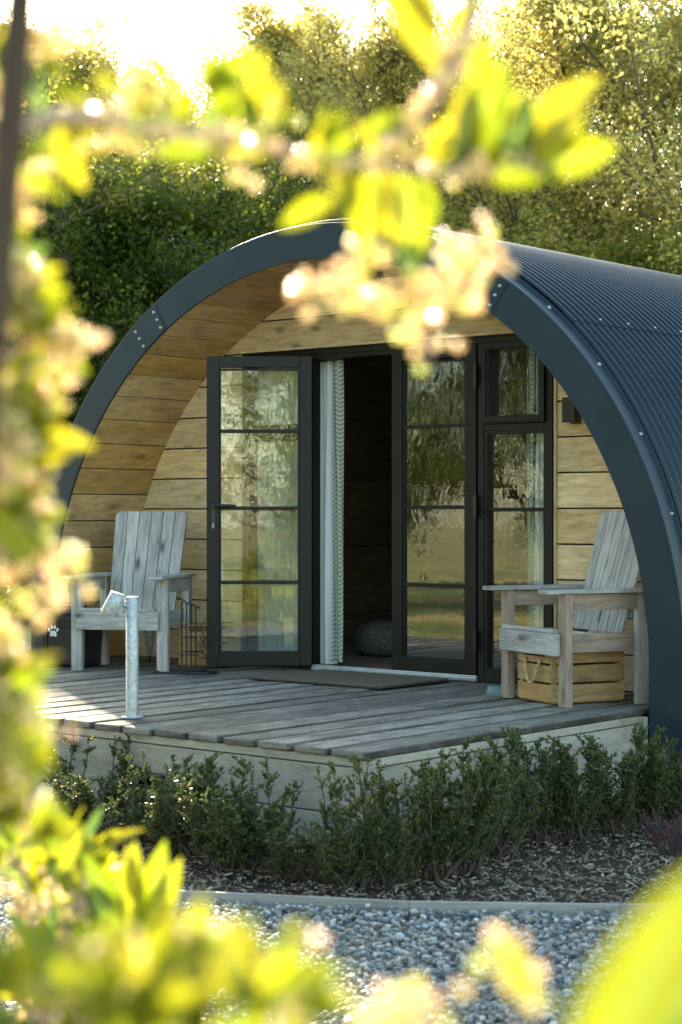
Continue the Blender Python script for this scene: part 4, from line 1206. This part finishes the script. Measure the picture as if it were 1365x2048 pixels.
# B: lower left shrub
B=Plant('flowering_shrub','sunlit yellow green shrub filling the bottom left corner')
random.seed(22)
B.stem.tube([gnd(-200,2.65),at(-40,2700,2.6),at(60,2150,2.6),at(150,1950,2.6)],[.012,.010,.006,.003],7)
B.stem.tube([gnd(-200,2.65),at(100,2700,2.6),at(200,2150,2.6),at(260,1900,2.6)],[.012,.010,.006,.003],7)
for x0,y0,x1,y1 in ((270,1880,255,1690),(275,1890,330,1680),(280,1900,362,1715),(255,1850,165,1705),(265,1800,270,1680),(100,1700,150,1640),(120,1740,165,1660),(240,1830,180,1760),(300,1860,345,1795),(60,1730,40,1660),(30,1700,75,1665)):
    B.leafpx(x0,y0,x1,y1,2.36,.30,face=-FW+Vector((random.uniform(-.15,.15),random.uniform(-.15,.15),random.uniform(0,.3))))
B.stem.tube([at(200,2150,2.6),at(255,1980,2.4),at(270,1880,2.36)],[.004,.003,.002],6)
for i in range(64):
    px=random.uniform(-30,290); py=random.uniform(1700+max(0,(px-200))*1.5,2120); B.whorl(px,py,random.uniform(2.45,2.8),5,.078,80,75,dark=.15)
    B.stem.tube([at(60 if px<130 else 200,2150,2.6),at((px+120)/2,(py+2150)/2,2.6),at(px,py,2.6)],[.003,.0025,.0015],5)
for i in range(22):
    px=random.uniform(-20,230); py=random.uniform(1800,2050); B.cluster([(px,py),(px+random.uniform(-40,40),py-random.uniform(30,70))],random.uniform(2.5,2.7),.015,16,.0042)
B.finish()
# C: nearer bottom shrub
Cp=Plant('flowering_shrub','very blurred yellow shrub tops across the bottom centre')
random.seed(23)
for px in (150,330,520,700): Cp.stem.tube([gnd(px-30,1.15),at(px,2500,1.12),at(px+20,2050,1.1)],[.008,.006,.002],6)
for px,py,n_,L in ((150,1960,6,.05),(230,2010,7,.05),(300,1980,6,.05),(360,2020,7,.055),(430,1960,6,.045),(470,2030,7,.05),(540,2000,6,.045),(600,2040,6,.045),(380,1930,4,.04),(520,1930,3,.035),(90,2030,6,.05),(30,2000,5,.05),(850,2075,3,.04),(780,2080,3,.035),(240,2080,8,.06),(420,2090,8,.06)):
    Cp.whorl(px,py,random.uniform(1.0,1.2),n_,L,85,65,dark=.06)
for i in range(16):
    Cp.whorl(random.uniform(180,640),random.uniform(1985,2120),random.uniform(1.05,1.25),4,.045,85,60,dark=.03)
Cp.leafpx(520,2010,585,1870,1.1,.4); Cp.leafpx(440,2000,400,1850,1.1,.4)
for pts in ([(380,1900),(450,1880)],[(470,1960),(560,1900)],[(200,1940),(260,1900)],[(560,2020),(620,1990)],[(820,2030),(880,1990)],[(1030,1990),(1040,1900)],[(300,1930),(350,1900)],[(800,2050),(760,2030)]):
    Cp.cluster(pts,1.1,.010,26,.0034)
Cp.stem.tube([gnd(1000,.98),at(1030,2500,.96),at(1040,1950,.95)],[.006,.004,.002],6)
Cp.leafpx(1060,2010,1010,1880,.95,.4,face=-FW)
Cp.finish()
# D: right big leaf
Dp=Plant('broad_leaved_shrub','single large blurred yellow leaf at the bottom right corner')
Dp.stem.tube([gnd(1500,.75),at(1480,2900,.72),at(1250,2250,.70),at(1190,2120,.69)],[.008,.006,.004,.002],7)
Dp.leafpx(1120,2230,1420,1720,.68,.34,dd=.03,face=-FW+RT*.3+Vector((0,0,.25)),curl=.05)
Dp.leafpx(1180,2160,1450,1960,.70,.36,dd=.02,face=-FW-RT*.3,curl=.05,dark=True)
Dp.finish()
dm=M['fg_leaf'].copy(); dm.name='broad soft leaf'
for nd in dm.node_tree.nodes:
    if nd.type=='HUE_SAT': nd.inputs['Value'].default_value=.75; nd.inputs['Hue'].default_value=.515
for c_ in Dp.e.children:
    if c_.name.startswith('foliage'): c_.data.materials[0]=dm
# E: overhanging small tree
E_=Plant('overhanging_tree','small tree arching over the top of the view with blurred leaves and cream buds','tree')
random.seed(24)
TK=MB(); TK.tube([gnd(-240,1.45),at(-190,2300,1.42),at(-90,1300,1.4),at(-20,700,1.4),at(5,420,1.4),at(24,200,1.4),at(40,0,1.4),at(80,-400,1.42),at(300,-750,1.45),at(700,-620,1.5)],[.018,.016,.014,.0125,.012,.0115,.011,.010,.0085,.0078],10); TK.build('trunk',M['dark_bark'],E_.e)
E_.stem.tube([at(700,-620,1.5),at(900,-250,1.5),at(945,20,1.5),at(905,130,1.5),at(840,230,1.5),at(760,312,1.5)],
   [.0078,.0075,.0075,.0072,.0068,.006],10)
E_.cluster([(945,-40),(930,80),(880,180),(820,260),(760,315)],1.49,.006,46,.0045)  # buds added along this branch for their bright blurred glints
E_.cluster([(90,228),(220,235),(300,255),(420,265),(520,290)],1.44,.006,40,.0042)
E_.cluster([(560,300),(700,320),(880,345),(1000,335)],1.49,.006,30,.004)
E_.stem.tube([at(20,260,1.4),at(110,228,1.42),at(220,235,1.45),at(300,255,1.5),at(420,265,1.5),at(520,290,1.5),at(640,315,1.5),at(760,318,1.5),at(880,345,1.5),at(1000,340,1.5)],[.007,.006,.0055,.005,.0045,.004,.0035,.003,.0025,.002],8)
LE=[(225,190,192,132,0),(345,175,288,92,0),(400,170,520,100,0),(500,240,395,95,0),(520,230,525,95,0),(540,240,560,150,0),(510,260,490,170,1),(330,300,300,290,0),(470,290,310,302,0),(430,300,560,285,0),
(105,235,168,378,0),(60,150,90,235,1),(10,60,30,200,1),(60,180,100,130,1),
(760,-60,885,140,0),(800,-60,880,70,0),(950,180,975,70,0),(930,330,1010,110,0),(945,320,930,150,0),(1020,340,1060,180,1),(1030,330,1198,135,0),(1050,330,1175,215,0),(930,360,915,260,1),(1040,330,1240,290,0),(960,350,1120,330,0),(1010,260,1050,170,0),
(760,330,720,520,0),(800,340,840,530,0),(770,340,790,480,0),(830,350,875,440,0),(820,470,835,560,1),(670,395,555,450,0),(850,330,900,230,0),(700,330,690,440,0),(870,340,960,300,0),(620,300,690,230,0),(890,60,940,0,0),(20,40,-10,150,0),(10,150,40,60,0),(15,280,-20,380,0),(-10,420,45,480,0)]
random.seed(31)
for px,py,n_,a_ in ((120,228,3,-70),(180,232,3,100),(290,255,3,80),(360,262,3,110),(430,268,4,80),(510,285,4,60),(60,120,3,20),(30,330,3,-20),(600,310,3,-60),(700,318,4,-80),(660,320,3,90),(880,345,4,60),(960,340,4,70),(760,318,3,100),(840,235,3,150)):
    E_.whorl(px,py,1.5 if px>150 else 1.43,n_,.042,a_,50,dark=.2)
for x0,y0,x1,y1,dk in LE: E_.leafpx(x0,y0,x1,y1,1.5 if x0>150 else 1.42,.42,dd=random.uniform(-.02,.02),face=-FW+Vector((random.uniform(-.55,.55),random.uniform(-.55,.55),random.uniform(-.3,.6))),dark=bool(dk))
for pts,n_ in (([(240,200),(350,215)],16),([(200,260),(280,290)],14),([(260,160),(300,170)],8),([(600,550),(640,590),(700,600)],22),([(700,560),(760,620)],18),([(760,600),(820,560),(870,600)],30),([(870,600),(930,560),(960,500)],30),([(900,480),(940,590)],22),
    ([(820,590),(845,660),(860,720)],18),([(740,480),(700,560)],16),([(960,470),(990,520)],10),([(480,320),(500,350)],6),([(430,290),(470,270)],8),([(100,30),(150,80)],14),([(60,40),(110,110)],12),([(860,110),(900,130)],8),([(780,300),(820,310),(870,290)],12),([(900,330),(960,350)],14),([(1010,300),(1060,320)],8),([(360,130),(400,180)],8),([(530,250),(560,240)],6),([(120,210),(180,215)],8)):
    E_.cluster(pts,1.5,.009,int(n_*1.25),.0037)
E_.finish()
print('scene done',len(bpy.data.objects))
